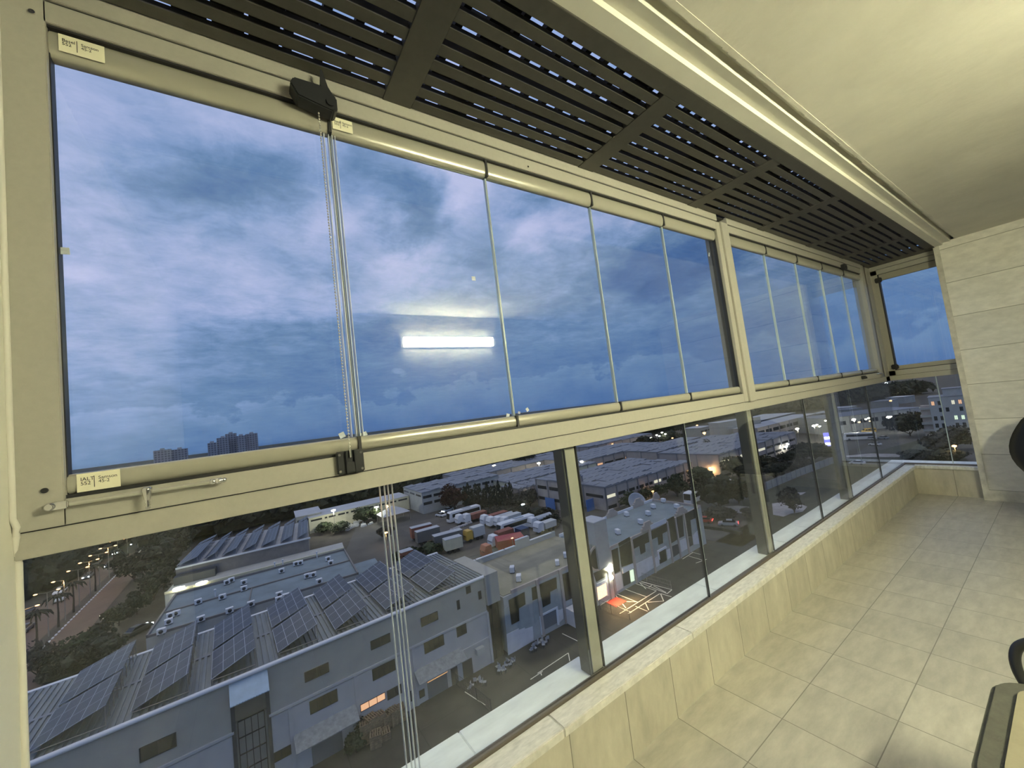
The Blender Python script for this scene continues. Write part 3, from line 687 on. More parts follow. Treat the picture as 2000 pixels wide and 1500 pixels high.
# parking bays painted on the yard
P2 = conv(1120, 970, 6.523); pm = MB()
def stripe(a, b, w=.16, b_=pm):
    A, B = gp(*a), gp(*b); d = (B-A).normalized(); n = Vector((-d.y, d.x, 0))*w/2; z = Vector((0, 0, .055))
    b_.quad(A+n+z, B+n+z, B-n+z, A-n+z)
for a, b in [((545,1240),(820,1350)),((640,1175),(930,1280)),((745,1095),(1060,1205)),((770,1065),(1195,1240)),((800,1065),(1255,1190)),((1255,1190),(1195,1240)),
  ((340,1390),(480,1300)),((385,1320),(740,1480)),((385,1335),(820,1345)),((530,1250),(670,1425)),((1050,1210),(590,1495)),((1100,1240),(700,1495)),((1110,1240),(1150,1335)),((1150,1335),(945,1350)),((1115,1240),(1250,1280)),
  ((945,1465),(790,1400)),((920,1365),(960,1450)),((820,1075),(925,1180)),((870,1090),(1140,1160)),((960,1160),(1000,1130)),((1020,1140),(1180,1225)),((1390,800),(1520,715)),((1440,690),(1620,740)),((1470,760),(1640,810)),((1560,850),(1700,800)),((1270,830),(1440,700))]:
    stripe(P2(*a), P2(*b))
P5 = conv(780, 1080, 5)
for a, b in [((1590,790),(1775,880)),((1350,1180),(1650,980)),((1650,980),(1665,1060)),((1280,1240),(1400,1160)),((1380,1170),(1390,1200)),((640,1360),(840,1490))]: stripe(P5(*a), P5(*b), .12)
tag(pm.build('parking_lines', 'line_paint'), 'white painted parking bay lines on the yard in front of the buildings', 'road marking', kind='stuff')

# building A : long white workshop with solar roof -----------------------------
A = FR(10, 50.3, .035); ra = A.root('industrial_building', 'long workshop with solar arrays on its corrugated roof, nearest below the window', 'building')
xL, xR, HA = -30, A.F(943, 1125)[0], A.F(560, 1285)[1]
x28 = 18.2; xr0, xr1 = A.F(453, 1372)[0], A.F(521, 1340)[0]
w = MB().box(xL, xr0, 0, 15, 0, HA).box(xr1, xR, 0, 15, 0, HA).box(xr0, xr1, 3.0, 15, 0, HA)
w.build('wall', 'render_white', ra, local=True)
MB().box(xr1, xR, -.03, 0, 0, 6.6).box(xL, xr0, -.03, 0, 0, 6.6).build('lower_wall', 'render_white_low', ra, local=True)
MB().cyl((xL, -.12, HA+.05), (xR, -.12, HA+.05), .22, n=10).build('gutter', 'trim_white', ra, local=True)
RZ = HA+.11                                   # ridge
rf = MB(); nx = int((xR-xL)/.5)
for i in range(nx):
    x = xL+i*(xR-xL)/nx; x2 = x+(xR-xL)/nx*.5
    for y0, z0, y1, z1 in ((0, HA+.1, 7.5, RZ), (7.5, RZ, 15, HA+.1)):
        rf.hexa([(x, y0, z0-.15), (x2, y0, z0-.15), (x2, y1, z1-.15), (x, y1, z1-.15)], [(x, y0, z0+.12), (x2, y0, z0+.12), (x2, y1, z1+.12), (x, y1, z1+.12)])
for y0, z0, y1, z1 in ((0, HA+.1, 7.5, RZ), (7.5, RZ, 15, HA+.1)):
    rf.hexa([(xL, y0, z0-.15), (xR, y0, z0-.15), (xR, y1, z1-.15), (xL, y1, z1-.15)], [(xL, y0, z0), (xR, y0, z0), (xR, y1, z1), (xL, y1, z1)])
rf.build('roof', 'corrugated', ra, local=True)
MB().box(xL, xR, 7.3, 7.7, RZ+.05, RZ+.13).build('ridge_cap', 'roof_blue', ra, local=True)
MB().box(xL, xR, 14.6, 15.1, HA+.05, HA+.25).build('back_flashing', 'trim_white', ra, local=True)
for z, xa, xb in ((6.75, xL, xr0), (6.75, xr1, xR), (3.35, A.F(900, 1262)[0], xR), (3.1, xL, xr0)):
    MB().box(xa, xb, -.16, 0, z, z+.22).build('string_course', 'render_white_low', ra, local=True)
for px, py in ((567, 1390), (694, 1323), (790, 1280), (806, 1268), (955, 1230)):
    x = A.F(px, py)[0]; MB().box(x-.18, x+.18, -.14, 0, 0, 6.75).build('pilaster', 'render_white_low', ra, local=True)
for a, b, m, k in [((273,1462),(344,1456),'window_dark',1),((595,1314),(642,1311),'window_dark',1),((605,1371),(659,1368),'window_brown',3),((724,1253),(762,1252),'window_dark',1),((727,1308),(772,1307),'window_brown',3),
   ((822,1208),(855,1209),'window_dark',1),((828,1256),(867,1258),'window_brown',3),((910,1147),(919,1156),'window_dark',0),((934,1156),(940,1168),'window_dark',0),((892,1174),(898,1188),'window_dark',0),((891,1223),(911,1235),'window_brown',1),
   ((704,1377),(752,1364),'glow_window',2),((756,1350),(784,1352),'window_dark',1),((798,1352),(804,1368),'window_brown',0),((819,1350),(829,1358),'window_brown',0),((530,1474),(570,1470),'window_brown',1)]:
    win(A, ra, a, b, m, k, y=-.03)
# stair recess with a blue sheet canopy
x0, x1 = xr0, xr1
MB().box(x0, x1, 2.6, 2.9, 0, 6.2).build('recess_panel', 'render_grey', ra, local=True)
m = MB()
for k in range(5): m.box(x0+.3+(x1-x0-.6)*k/4-.03, x0+.3+(x1-x0-.6)*k/4+.03, 2.5, 2.62, 0, 6.2)
for z in (1.5, 3.0, 4.6, 6.2): m.box(x0+.3, x1-.3, 2.5, 2.62, z, z+.08)
m.build('recess_grid', 'window_mullion', ra, local=True)
for x in (x0, x1): MB().box(x-.16, x+.16, -.10, .30, 0, HA-2.4).build('recess_post', 'tank_dark', ra, local=True)
ca = MB(); zt, zb = HA-.15, HA-1.75; n = 14
for i in range(n):
    a, b = x0-.15+(x1-x0+.3)*i/n, x0-.15+(x1-x0+.3)*(i+.6)/n
    ca.hexa([(a, -1.3, zb), (b, -1.3, zb), (b, .1, zt-.1), (a, .1, zt-.1)], [(a, -1.3, zb+.08), (b, -1.3, zb+.08), (b, .1, zt), (a, .1, zt)])
ca.hexa([(x0-.15, -1.3, zb-.02), (x1+.15, -1.3, zb-.02), (x1+.15, .1, zt-.14), (x0-.15, .1, zt-.14)], [(x0-.15, -1.3, zb+.03), (x1+.15, -1.3, zb+.03), (x1+.15, .1, zt-.05), (x0-.15, .1, zt-.05)])
ca.build('canopy', 'canopy_sheet', ra, local=True)
for a, b, nm in (((573, 1437), (694, 1373), 'awning'), ((808, 1310), (900, 1264), 'awning')):
    xa, za = A.F(*a); xb, zb_ = A.F(*b); z = (za+zb_)/2
    MB().hexa([(xa, -1.6, z-1.0), (xb, -1.6, z-1.0), (xb, 0, z-.12), (xa, 0, z-.12)], [(xa, -1.6, z-.9), (xb, -1.6, z-.9), (xb, 0, z), (xa, 0, z)]).build(nm, 'awning_sheet', ra, local=True)
for a, b, m_ in (((608, 1457), (672, 1475), 'shutter_grey'), ((833, 1327), (876, 1349), 'shutter_grey')):
    xa, xb, za, zb_ = frect(A, a, b); zt = A.F(*a)[1]
    MB().box(xa, xb, -.06, .0, 0, zt).build('roller_shutter', m_, ra, local=True)
xa = A.F(836, 1348)[0]; xb = A.F(875, 1326)[0]
MB().box(xa, xb, -.09, -.06, 1.95, 2.03).build('lit_shutter_gap', 'glow_window', ra, local=True)
for a, b in (((903, 1301), (925, 1322)), ((880, 1310), (896, 1334))):
    xa, xb, za, zt = frect(A, a, b); MB().box(xa, xb, -.08, -.03, .05, max(2.1, zt)).build('side_door', 'door_dark', ra, local=True)
MB().box(*[v for v in (A.F(935, 1285)[0]-.5, A.F(935, 1285)[0]+.7)], -.7, -.1, 2.3, 3.0).build('air_conditioner', 'render_grey', ra, local=True)
# tall projecting corner and dark glazed stair
zc0 = A.F(950, 1181)[1]
MB().box(xR, x28, -.5, 9, zc0, HA+.24).build('projecting_block', 'render_white', ra, local=True)
MB().box(xR, x28, .3, 9, 0, zc0).build('stair_glazing', 'window_brown', ra, local=True)
MB().box(xR+.9, xR+.97, .24, .30, 0, zc0).box(xR+1.8, xR+1.87, .24, .30, 0, zc0).build('stair_mullion', 'window_mullion', ra, local=True)

# solar arrays on roof A: each a tilted sheet on a frame
def solar(fr, x0, x1, y0, y1, zl, zh, lab, grp='tilted solar arrays on the near roof', m='solar_cells', par=None):
    c = Vector((x0, y0, zl)); w_ = fr.o+Vector((x0*fr.c-y0*fr.s, x0*fr.s+y0*fr.c, zl))
    t = tag(thing('solar_array', loc=tuple(w_), rz=fr.a), lab, 'solar panel', grp)
    ln = math.hypot(x1-x0, zh-zl); an = -math.atan2(zh-zl, x1-x0)
    p = MB().box(0, ln, 0, y1-y0, .0, .05).build('panel', m, t, local=True); p.rotation_euler = (0, an, 0); p.location = (0, 0, .15)
    fz = (zh-zl)
    s_ = MB(); yy = y1-y0; n_ = max(2, int(yy/1.6))
    for i in range(n_+1):
        y = .1+(yy-.2)*i/n_; s_.cyl((ln*math.cos(an)-.1, y, -.18), (ln*math.cos(an)-.1, y, fz+.12), .04, n=5)
    for y in (.05, yy-.05): s_.cyl((.05, y, .05), (ln*math.cos(an)-.05, y, -.10), .04, n=5).cyl((.1, y, -.18), (.1, y, .15), .04, n=5)
    s_.build('rack', 'pole_metal', t, local=True); return t
fronts = [((52, 1478), (195, 1408)), ((251, 1407), (365, 1340)), ((412, 1337), (501, 1279)), ((544, 1281), (626, 1231)), ((655, 1233), (722, 1190)), ((752, 1192), (812, 1150)), ((835, 1157), (893, 1120))]
words = ['first', 'second', 'third', 'fourth', 'fifth', 'sixth', 'seventh']
for i, (a, b) in enumerate(fronts):
    zl, zh = HA+.45, HA+1.80
    xa = A.Z(*a, zl)[0]; xb = A.Z(*b, zh)[0]
    solar(A, xa, xb, .5, 6.9, zl, zh, '%s solar array from the left in the row beside the gutter' % words[i])
    solar(A, xa, xb, 7.5, 14.6, zl, zh, '%s solar array from the left in the row behind the roof ridge' % words[i])

# roof-top air conditioners, one kind copied
def ac_proto():
    t = thing('air_conditioner', None, None, (0, 0, 0))
    MB().box(-.5, .5, -.32, .32, .12, .85).build('casing', 'trim_white', t, .03, local=True)
    MB().lathe([(.28, 0), (.28, .03), (.05, .035)], (0, -.33, .48), 14, 'y').build('fan_grille', 'tank_dark', t, local=True)
    MB().box(-.4, -.3, -.36, .36, 0, .12).box(.3, .4, -.36, .36, 0, .12).build('foot', 'tank_dark', t, local=True); return t
AC = ac_proto(); ac_used = [False]
def place(proto, used, loc, rz, lab, cat, group=None, sc=None):
    o = proto if not used[0] else copy_tree(proto); used[0] = True
    o.location = loc; o.rotation_euler = (0, 0, rz)
    if sc: o.scale = (sc, sc, sc)
    tag(o, lab, cat, group); return o
def ac(px, py, h, lab, rz=0, group='air conditioners on the flat teal roof', sc=None):
    p = pz(px, py, GZ+h); return place(AC, ac_used, tuple(p), rz, lab, 'air conditioner', group, sc)

# building C : flat teal roof behind A ------------------------------------------
HC = 8.0
c0 = pz(285, 1246, GZ+HC); c1 = pz(650, 1136, GZ+HC); cb = pz(322, 1168, GZ+HC)
C = FR(c0.x, c0.y-.0, math.atan2(c1.y-c0.y, c1.x-c0.x)); rc = C.root('flat_roofed_building', 'low building with a wide flat teal roof full of air conditioners, behind the solar workshop', 'building')
wc = C.Z(700, 1120, HC)[0]; dc = C.Z(322, 1168, HC)[1]
MB().box(0, wc, 0, dc, 0, HC-.1).build('wall', 'render_grey', rc, local=True)
MB().box(.2, wc-.2, .2, dc-.2, HC-.1, HC).build('roof', 'roof_teal', rc, local=True)
MB().box(0, .25, 0, dc, HC-.1, HC+.35).box(0, wc, dc-.25, dc, HC-.1, HC+.35).box(0, wc, 0, .25, HC-.1, HC+.25).box(wc-.25, wc, 0, dc, HC-.1, HC+.3).build('parapet', 'concrete_dark', rc, local=True)
MB().box(.2, wc-.2, dc*.50, dc*.50+.3, HC, HC+.22).box(wc*.42, wc*.42+.15, .2, dc*.5, HC, HC+.15).build('roof_kerb', 'concrete_dark', rc, local=True)
x0 = C.Z(720, 1105, HC)[0]
MB().box(wc, wc+4.5, 2, 9, 0, HC-1.0).build('side_block', 'render_grey', rc, local=True)
MB().box(wc, wc+4.6, 1.9, 9.1, HC-1.0, HC-.8).build('side_block_roof', 'roof_teal', rc, local=True)
K2 = conv(300, 1000, 5.714)
spots = [((170,1235),'at the left end of the near edge, doubled up'),((255,1140),'behind the pair at the left end'),((190,1165),'between the pair at the left end'),((530,1205),'on the near edge, left of the middle'),((850,1110),'on the near edge beside the dark stain'),((1090,1035),'right of the middle seam on the near edge'),
 ((1405,930),'at the near edge above the third solar array'),((1400,985),'lowest of the cluster above the third solar array'),((1480,950),'rightmost of the cluster above the third solar array'),((1715,720),'left of the pair on the middle kerb'),((1785,705),'right of the pair on the middle kerb'),((1850,780),'dark and alone near the right end'),
 ((1010,790),'on the far half above the seam'),((1010,860),'on the middle kerb at the seam'),((1430,660),'on the far half beside the vent pipes'),((1590,580),'left one near the far right edge'),((1640,570),'right one near the far right edge'),((770,955),'on the kerb left of the seam'),((500,1010),'low dark one on the kerb at left'),((1950,525),'in the far right corner'),((1980,570),'near the right edge of the roof'),((820,790),'on the far edge behind the seam'),((870,765),'on the far edge beside the small bracket'),((90,1345),'alone at the lower left corner')]
for (X, Y), lab in spots: ac(*K2(X, Y+20), HC, 'air conditioner %s on the teal roof' % lab, random.uniform(-.2, .2))
for (X, Y), lab in (((1355, 630), 'white capped vent pipe, left of the three on the teal roof'), ((1445, 600), 'white capped vent pipe, middle of the three on the teal roof'), ((1825, 510), 'white capped vent pipe near the far right edge of the teal roof'), ((690, 945), 'short vent pipe on the kerb of the teal roof')):
    p = pz(*K2(X, Y), GZ+HC); t = tag(thing('vent_pipe', loc=tuple(p)), lab, 'vent pipe', 'vent pipes on the teal roof')
    MB().cyl((0, 0, 0), (0, 0, 1.1), .10, n=8).build('pipe', 'trim_white', t, local=True); MB().lathe([(.2, 0), (.24, .12), (.05, .25)], (0, 0, 1.1), 10).build('cap', 'trim_white', t, local=True)

# building D : saw-tooth solar shed ------------------------------------------------
HD = 7.5
d0 = pz(343, 1112, GZ+HD); d1 = pz(588, 1055, GZ+HD)
D = FR(d0.x, d0.y, math.atan2(d1.y-d0.y, d1.x-d0.x)); rd = D.root('solar_shed', 'long shed whose roof steps up in tilted solar bays with white gutters between', 'building')
wd = D.Z(602, 1052, HD)[0]; dd = D.Z(395, 1048, HD+1.5)[1]*.9
MB().box(0, wd, 0, dd, 0, HD).build('wall', 'concrete_dark', rd, local=True)
MB().box(0, wd+.5, -.2, .15, HD-.1, HD+.25).build('gutter', 'trim_white', rd, local=True)
MB().box(0, wd, 0, dd, HD, HD+.06).build('roof', 'roof_white', rd, local=True)
MB().box(0, wd*.28, -2.2, 0, 0, HD-1.4).build('front_annex', 'tank_dark', rd, local=True)
MB().box(-.5, wd+8, -6.5, 0, 0, 4.4).build('lower_annex', 'render_grey', rd, local=True)
MB().box(-.5, wd+8, -6.7, -6.3, 4.2, 4.7).build('annex_parapet', 'render_cream', rd, local=True)
dd_w = [D.Z(*K2(X, Y), HD)[0] for X, Y in ((250, 640), (480, 600), (700, 540), (935, 480), (1150, 430), (1370, 375), (1560, 330), (1730, 280))]
for i in range(7):
    a = dd_w[i]+(.9 if i else 0); b = dd_w[i+1]-.1
    solar(D, a, b, .4, dd-5, HD+.45, HD+1.5, '%s solar array from the left on the shed with white gutters' % words[i], 'solar arrays on the far shed')
    solar(D, a, b, dd-4.2, dd-.3, HD+.45, HD+1.7, '%s short rear solar array from the left on the shed with white gutters' % words[i], 'rear solar arrays on the far shed')
for k, (X, Y) in enumerate(((280, 850), (537, 790))):
    q = pY(*K2(X, Y), D.o.y-7.3)
    t = tag(thing('flood_lamp', loc=tuple(q)), 'bright yellow flood lamp under the dark annex, %s of the two' % ('left', 'right')[k], 'lamp', 'flood lamps by the dark annex')
    MB().blob((0, 0, 0), 1.1, .45, .30, 0, 2).build('lens', 'glow_white', t, local=True)
    MB().cyl((0, .3, GZ-q.z), (0, .3, 0), .06, n=6).build('pole', 'pole_metal', t, local=True)
    l = bpy.data.lights.new('flood_lamp', 'POINT'); l.energy = 90; l.color = (1, .9, .55); l.shadow_soft_size = .4; lo = bpy.data.objects.new('flood_light', l); COL.objects.link(lo); lo.parent = t; lo.location = (0, -1.0, .2)
# building B and G : the stepped-stone row right of the workshop --------------------
B = FR(28.75, 50.6, 0.0); rb = B.root('stepped_stone_building', 'grey building with stepped stone pattern and brown glazing, between solar workshop and tower', 'building')
HB = 8.3; xb1 = B.F(1188, 1100)[0]
MB().box(0, xb1, 0, 14, 0, HB-.5).build('wall', 'render_grey', rb, local=True)
MB().box(.2, xb1, .3, 13.8, HB-.5, HB-.4).build('roof', 'roof_sand', rb, local=True)
MB().box(1.5, xb1, 0, .3, HB-.5, HB).build('front_parapet', 'render_pink', rb, local=True)
bp = MB(); x = 0
for a, b, h in ((0, 3.4, .45), (3.4, 9.5, .45), (9.5, 12, .45), (12, 15.2, 1.4), (15.2, 21, .45), (21, xb1, .6)): bp.box(a, b, 13.8, 14.1, HB-.5, HB+h)
bp.build('back_parapet', 'render_grey', rb, local=True)
bp = MB()
for a, b, h in ((0, 3.4, .45), (3.4, 9.5, .45), (9.5, 12, .45), (12, 15.2, 1.4), (15.2, 21, .45)): bp.box(a, b-.25, 13.72, 14.18, HB+h, HB+h+.12)
bp.build('coping', 'trim_white', rb, local=True)
def poly(fr, root, pts, name, m, y0=-.06, y1=0.0, cv=None):
    if cv: pts = [cv(*p) for p in pts]
    return fpoly(fr, pts, y0, y1).build(name, m, root, local=True)
poly(B, rb, [(1065,460),(1220,380),(1230,500),(1165,540),(1170,660),(1095,700)], 'window', 'window_brown', -.08, 0, P5)
poly(B, rb, [(1290,340),(1530,235),(1537,345),(1470,378),(1475,490),(1400,530),(1385,430),(1300,462)], 'window', 'window_brown', -.08, 0, P5)
poly(B, rb, [(1585,210),(1700,165),(1700,280),(1675,300),(1688,440),(1615,472)], 'window', 'window_brown', -.08, 0, P5)
poly(B, rb, [(1020,545),(1065,520),(1095,700),(1170,660),(1165,545),(1260,500),(1300,720),(1225,740),(1225,725),(1165,750),(1165,730),(1045,790)], 'stone_cladding', 'stone_grey_step', -.04, 0, P5)
poly(B, rb, [(1300,470),(1385,430),(1400,530),(1475,490),(1470,378),(1545,345),(1580,560),(1540,540),(1390,620),(1320,690)], 'stone_cladding', 'stone_grey_step', -.04, 0, P5)
poly(B, rb, [(1045,795),(1165,735),(1165,752),(1225,728),(1225,742),(1300,715),(1310,850),(1062,1005)], 'white_plinth', 'stone_white_step', -.06, 0, P5)
poly(B, rb, [(1545,560),(1595,545),(1600,640),(1550,690)], 'white_plinth', 'stone_white_step', -.06, 0, P5)
poly(B, rb, [(1365,620),(1380,600),(1540,520),(1558,700),(1540,700),(1525,545),(1392,612),(1405,790),(1385,800)], 'gate_frame', 'trim_white', -.16, 0, P5)
poly(B, rb, [(1392,612),(1525,545),(1540,680),(1402,755)], 'roller_shutter', 'shutter_grey', -.05, 0, P5)
for px, py in ((1050, 1150), (1095, 1130)): xx = B.F(px, py)[0]; MB().box(xx-.25, xx+.25, -.2, 0, 0, HB).build('pilaster', 'render_pink', rb, local=True)
x0, x1, z0, z1 = frect(B, (1103, 1190), (1127, 1205)); MB().box(x0, x1+1.2, -3.2, -.2, .05, 2.4).build('entrance_box', 'stone_white_step', rb, local=True)
PT = P2
cx, cz = B.F(*PT(300, 780)); rr = 1.75
ci = MB(); pr = [(cx+rr*math.cos(R(t)), cz+rr*math.sin(R(t))) for t in range(0, 360, 12)]; ci.ext(pr, 'y', -.08, 0); ci.build('round_window', 'window_brown', rb, local=True)
ci = MB()
for t in range(0, 360, 12):
    a, b = R(t), R(t+12); p = [(cx+q*math.cos(u), cz+q*math.sin(u)) for q, u in ((rr, a), (rr+.35, a), (rr+.35, b), (rr, b))]; ci.ext(p, 'y', -.16, 0)
ci.build('round_frame', 'render_pink', rb, local=True)
poly(B, rb, [(255,975),(425,890),(425,1010),(290,1085)], 'window', 'window_brown', -.08, 0, PT)
poly(B, rb, [(290,1110),(415,1050),(420,1085),(295,1150)], 'shop_fascia', 'trim_white', -.2, 0, PT)
poly(B, rb, [(297,1150),(412,1090),(432,1250),(315,1320)], 'shop_front', 'glow_shop', -.06, 0, PT)
poly(B, rb, [(412,1085),(425,1080),(440,1255),(428,1262)], 'shop_frame', 'trim_white', -.2, 0, PT)
xx, zz = B.F(*PT(443, 900))
MB().box(xx-.45, xx+.35, -.7, -.15, zz-.55, zz+.55).build('lit_sign', 'glow_white', rb, local=True)
t = tag(thing('shop_lamp', loc=tuple(B.o+Vector((B.F(*PT(450, 1015))[0], -.6, B.F(*PT(450, 1015))[1])))), 'bright yellow wall lamp between the shop front and the tower foot', 'lamp')
MB().blob((0, 0, 0), .38, .3, .42, 0, 2).build('globe', 'glow_white', t, local=True)
l = bpy.data.lights.new('shop_lamp', 'SPOT'); l.energy = 5200; l.color = (1, .60, .24); l.shadow_soft_size = .3; l.spot_size = R(125); l.spot_blend = .8; lo = bpy.data.objects.new('shop_light', l); COL.objects.link(lo); lo.parent = t; lo.location = (.2, -.9, .1); lo.rotation_euler = (R(-38), 0, R(-10))
a, b = gp(*PT(330, 1320)), gp(*PT(440, 1262))
tag(MB().box(a.x, b.x+.5, 48.0, 50.3, GZ+.04, GZ+.09).build('door_mat', 'veh_red'), 'red mat on the ground in front of the lit shop entrance', 'mat')
# tower
zt = B.F(*PT(412, 312), -1.2)[1]; xt0 = B.F(*PT(290, 305), -1.2)[0]; xt1 = xt0+3.0
tw = MB().box(xt0, xt1, -.5, 3.0, HB-2.6, zt); tw.build('tower', 'render_grey', rb, local=True)
MB().box(xt0-.08, xt1+.08, -.58, 3.08, zt, zt+.18).build('tower_cap', 'roof_white', rb, local=True)
MB().box(xt0-1.7, xt0-.3, .6, 2.0, HB-1, HB+1.6).build('roof_tank', 'roof_white', rb, local=True)
xp = B.F(*PT(530, 900))[0]
MB().box(xt1-.9, xt1-.1, -.25, 0, 0, HB-2).build('tower_leg', 'render_grey', rb, local=True)
# building G
G_ = FR(B.o.x+xt1, 50.9, .02); rg_ = G_.root('courtyard_building', 'two storey building with brown glazing, white plinth and flat teal roof, right of the tower', 'building')
HG = 8.2; wg = G_.F(1368, 985)[0]; dg = 12.5
MB().box(0, wg, 0, dg, 0, HG-.4).build('wall', 'render_grey', rg_, local=True)
MB().box(.2, wg-.2, .2, dg-.2, HG-.4, HG-.3).build('roof', 'roof_teal', rg_, local=True)
MB().box(0, wg*.98, 0, .25, HG-.4, HG).box(wg-.25, wg, 0, dg, HG-.4, HG+.2).build('parapet', 'render_pink', rg_, local=True)
MB().box(0, wg, dg-.25, dg, HG-.4, HG+.25).build('back_parapet', 'trim_white', rg_, local=True)
def crest(cx, y0, y1, w_, h_):
    p = [(cx-w_/2, HG-.3), (cx+w_/2, HG-.3), (cx+w_/2, HG+.35*h_), (cx+w_*.38, HG+.35*h_), (cx+w_*.38, HG+.6*h_), (cx+w_*.28, HG+.6*h_), (cx+w_*.2, HG+h_), (cx-w_*.2, HG+h_), (cx-w_*.28, HG+.6*h_), (cx-w_*.38, HG+.6*h_), (cx-w_*.38, HG+.35*h_), (cx-w_/2, HG+.35*h_)]
    return MB().ext(p, 'y', y0, y1).build('roof_crest', 'render_pink', rg_, local=True)
crest(G_.F(*PT(950, 350))[0], 0, .35, 4.2, 1.5); crest(G_.F(*PT(1375, 170))[0], 0, .35, 4.2, 1.5)
crest(G_.Z(*PT(900, 120), HG)[0], dg-.35, dg, 4.0, 1.6); crest(G_.Z(*PT(1120, 30), HG)[0], dg-.35, dg, 2.6, 1.4); crest(G_.Z(*PT(440, 230), HG)[0], dg-.35, dg, 3.6, 1.4)
for pts, nm, m in [([(570,590),(712,510),(722,555),(578,632)],'window','window_brown'),([(580,640),(722,560),(752,845),(612,895)],'window','window_brown'),([(478,685),(560,650),(592,945),(515,985)],'window','window_brown'),
   ([(755,545),(945,450),(962,575),(905,600),(915,700),(855,735),(840,625),(765,665)],'window','window_brown'),([(990,435),(1180,340),(1190,440),(1130,470),(1138,590),(1080,615),(1072,510),(1000,545)],'window','window_brown'),
   ([(1190,290),(1275,245),(1318,545),(1235,600),(1220,560)],'window','window_brown'),([(1312,265),(1385,235),(1405,500),(1340,530)],'window','window_dark'),([(1412,225),(1545,155),(1558,270),(1485,300),(1505,500),(1455,510)],'window','window_dark'),
   ([(620,985),(710,940),(725,1100),(640,1140)],'entrance_door','door_dark'),([(712,945),(758,925),(775,1065),(732,1085)],'lit_door','glow_window_green'),([(615,915),(750,850),(757,905),(622,975)],'shop_sign','trim_white'),
   ([(1090,700),(1170,660),(1188,810),(1100,855)],'wooden_door','window_brown'),([(1235,640),(1325,600),(1345,720),(1255,780)],'roller_shutter','tank_dark'),([(1462,520),(1508,500),(1522,612),(1475,640)],'wooden_door','door_dark'),([(1500,985),(1500,985),(1500,985)],'skip',''),
   ([(510,1000),(600,960),(630,1160),(535,1215)],'white_plinth','stone_white_step'),([(770,870),(1010,750),(1030,900),(800,1045)],'white_plinth','stone_white_step'),([(1030,790),(1085,745),(1095,870),(1045,905)],'white_plinth','stone_white_step'),([(1185,680),(1228,660),(1240,770),(1200,800)],'white_plinth','stone_white_step'),([(1330,575),(1425,525),(1450,660),(1355,715)],'white_plinth','stone_white_step'),([(1515,500),(1580,430),(1600,600),(1528,610)],'white_plinth','stone_white_step'),
   ([(1062,690),(1172,628),(1180,650),(1080,705),(1095,800),(1078,800)],'door_surround','trim_white'),([(975,365),(1170,275),(1182,330),(985,420)],'parapet_panel','trim_white'),
   ([(905,610),(962,580),(985,745),(900,760)],'stone_cladding','stone_grey_step'),([(770,670),(838,635),(850,735),(790,760)],'stone_cladding','stone_grey_step'),([(1003,560),(1070,520),(1080,615),(1040,740),(1010,740)],'stone_cladding','stone_grey_step'),([(1138,480),(1190,450),(1220,640),(1150,610)],'stone_cladding','stone_grey_step'),([(1490,310),(1560,280),(1580,425),(1510,490)],'stone_cladding','stone_grey_step')]:
    if nm == 'skip': continue
    y0 = {'window': -.09, 'stone_cladding': -.04, 'white_plinth': -.07, 'door_surround': -.2, 'shop_sign': -.25, 'lit_door': -.1}.get(nm, -.08)
    poly(G_, rg_, pts, nm, m, y0, 0, PT)
for X, Y in ((730, 540), (970, 470), (1190, 340), (1290, 270), (1400, 230), (475, 800)):
    xx = G_.F(*PT(X, Y))[0]; MB().box(xx-.22, xx+.22, -.22, 0, 0, HG).build('pilaster', 'render_pink', rg_, local=True)
for X, Y, lab in ((680, 250, 'left'), (955, 240, 'middle'), (860, 350, 'near front'), (1020, 150, 'far middle'), (1320, 150, 'right'), (1150, 75, 'far right'), (570, 480, 'front left')):
    p = pz(*PT(X, Y), GZ+HG-.3); place(AC, ac_used, tuple(p), 1.2, 'white air conditioner, %s on the teal roof before the satellite dish' % lab, 'air conditioner', 'air conditioners on the dish roof', 1.15)
for X, Y, lab in ((1105, 190), (1170, 270)) and ((1105, 190, 'back'), (1170, 275, 'front')):
    p = pz(*P5(X, Y), GZ+HB-.4); place(AC, ac_used, tuple(p), .9, 'white air conditioner, %s one of the pair on the sandy flat roof' % lab, 'air conditioner', 'air conditioners on the sandy roof', 1.15)
for X, Y in ((1545, 120), (1625, 45)):
    p = pz(*P5(X, Y), GZ+HB-.4); place(AC, ac_used, tuple(p), .9, 'air conditioner at the %s of the sandy flat roof by the window post' % ('front' if X == 1545 else 'back'), 'air conditioner', 'air conditioners on the sandy roof', 1.0)
dp = G_.o+Vector((wg-3.4, dg+3.2, 0)); dsh = tag(thing('satellite_dish', loc=(dp.x, dp.y, GZ)), 'huge pale satellite dish standing behind the flat teal roof', 'dish')
pr = [(2.3*u, 1.0*u*u) for u in [k/8 for k in range(1, 9)]]+[(2.3*u, 1.0*u*u-.06) for u in [k/8 for k in range(8, 0, -1)]]
d_ = MB().lathe([(.02, 0)]+pr+[(.02, -.06)], (0, 0, 0), 28, 'z').build('reflector', 'roof_white', dsh, local=True); d_.location = (0, 0, 7.8); d_.rotation_euler = (R(62), 0, R(-20))
MB().cyl((0, .6, 0), (0, .4, 7.6), .16, n=8).build('mast', 'pole_metal', dsh, local=True)

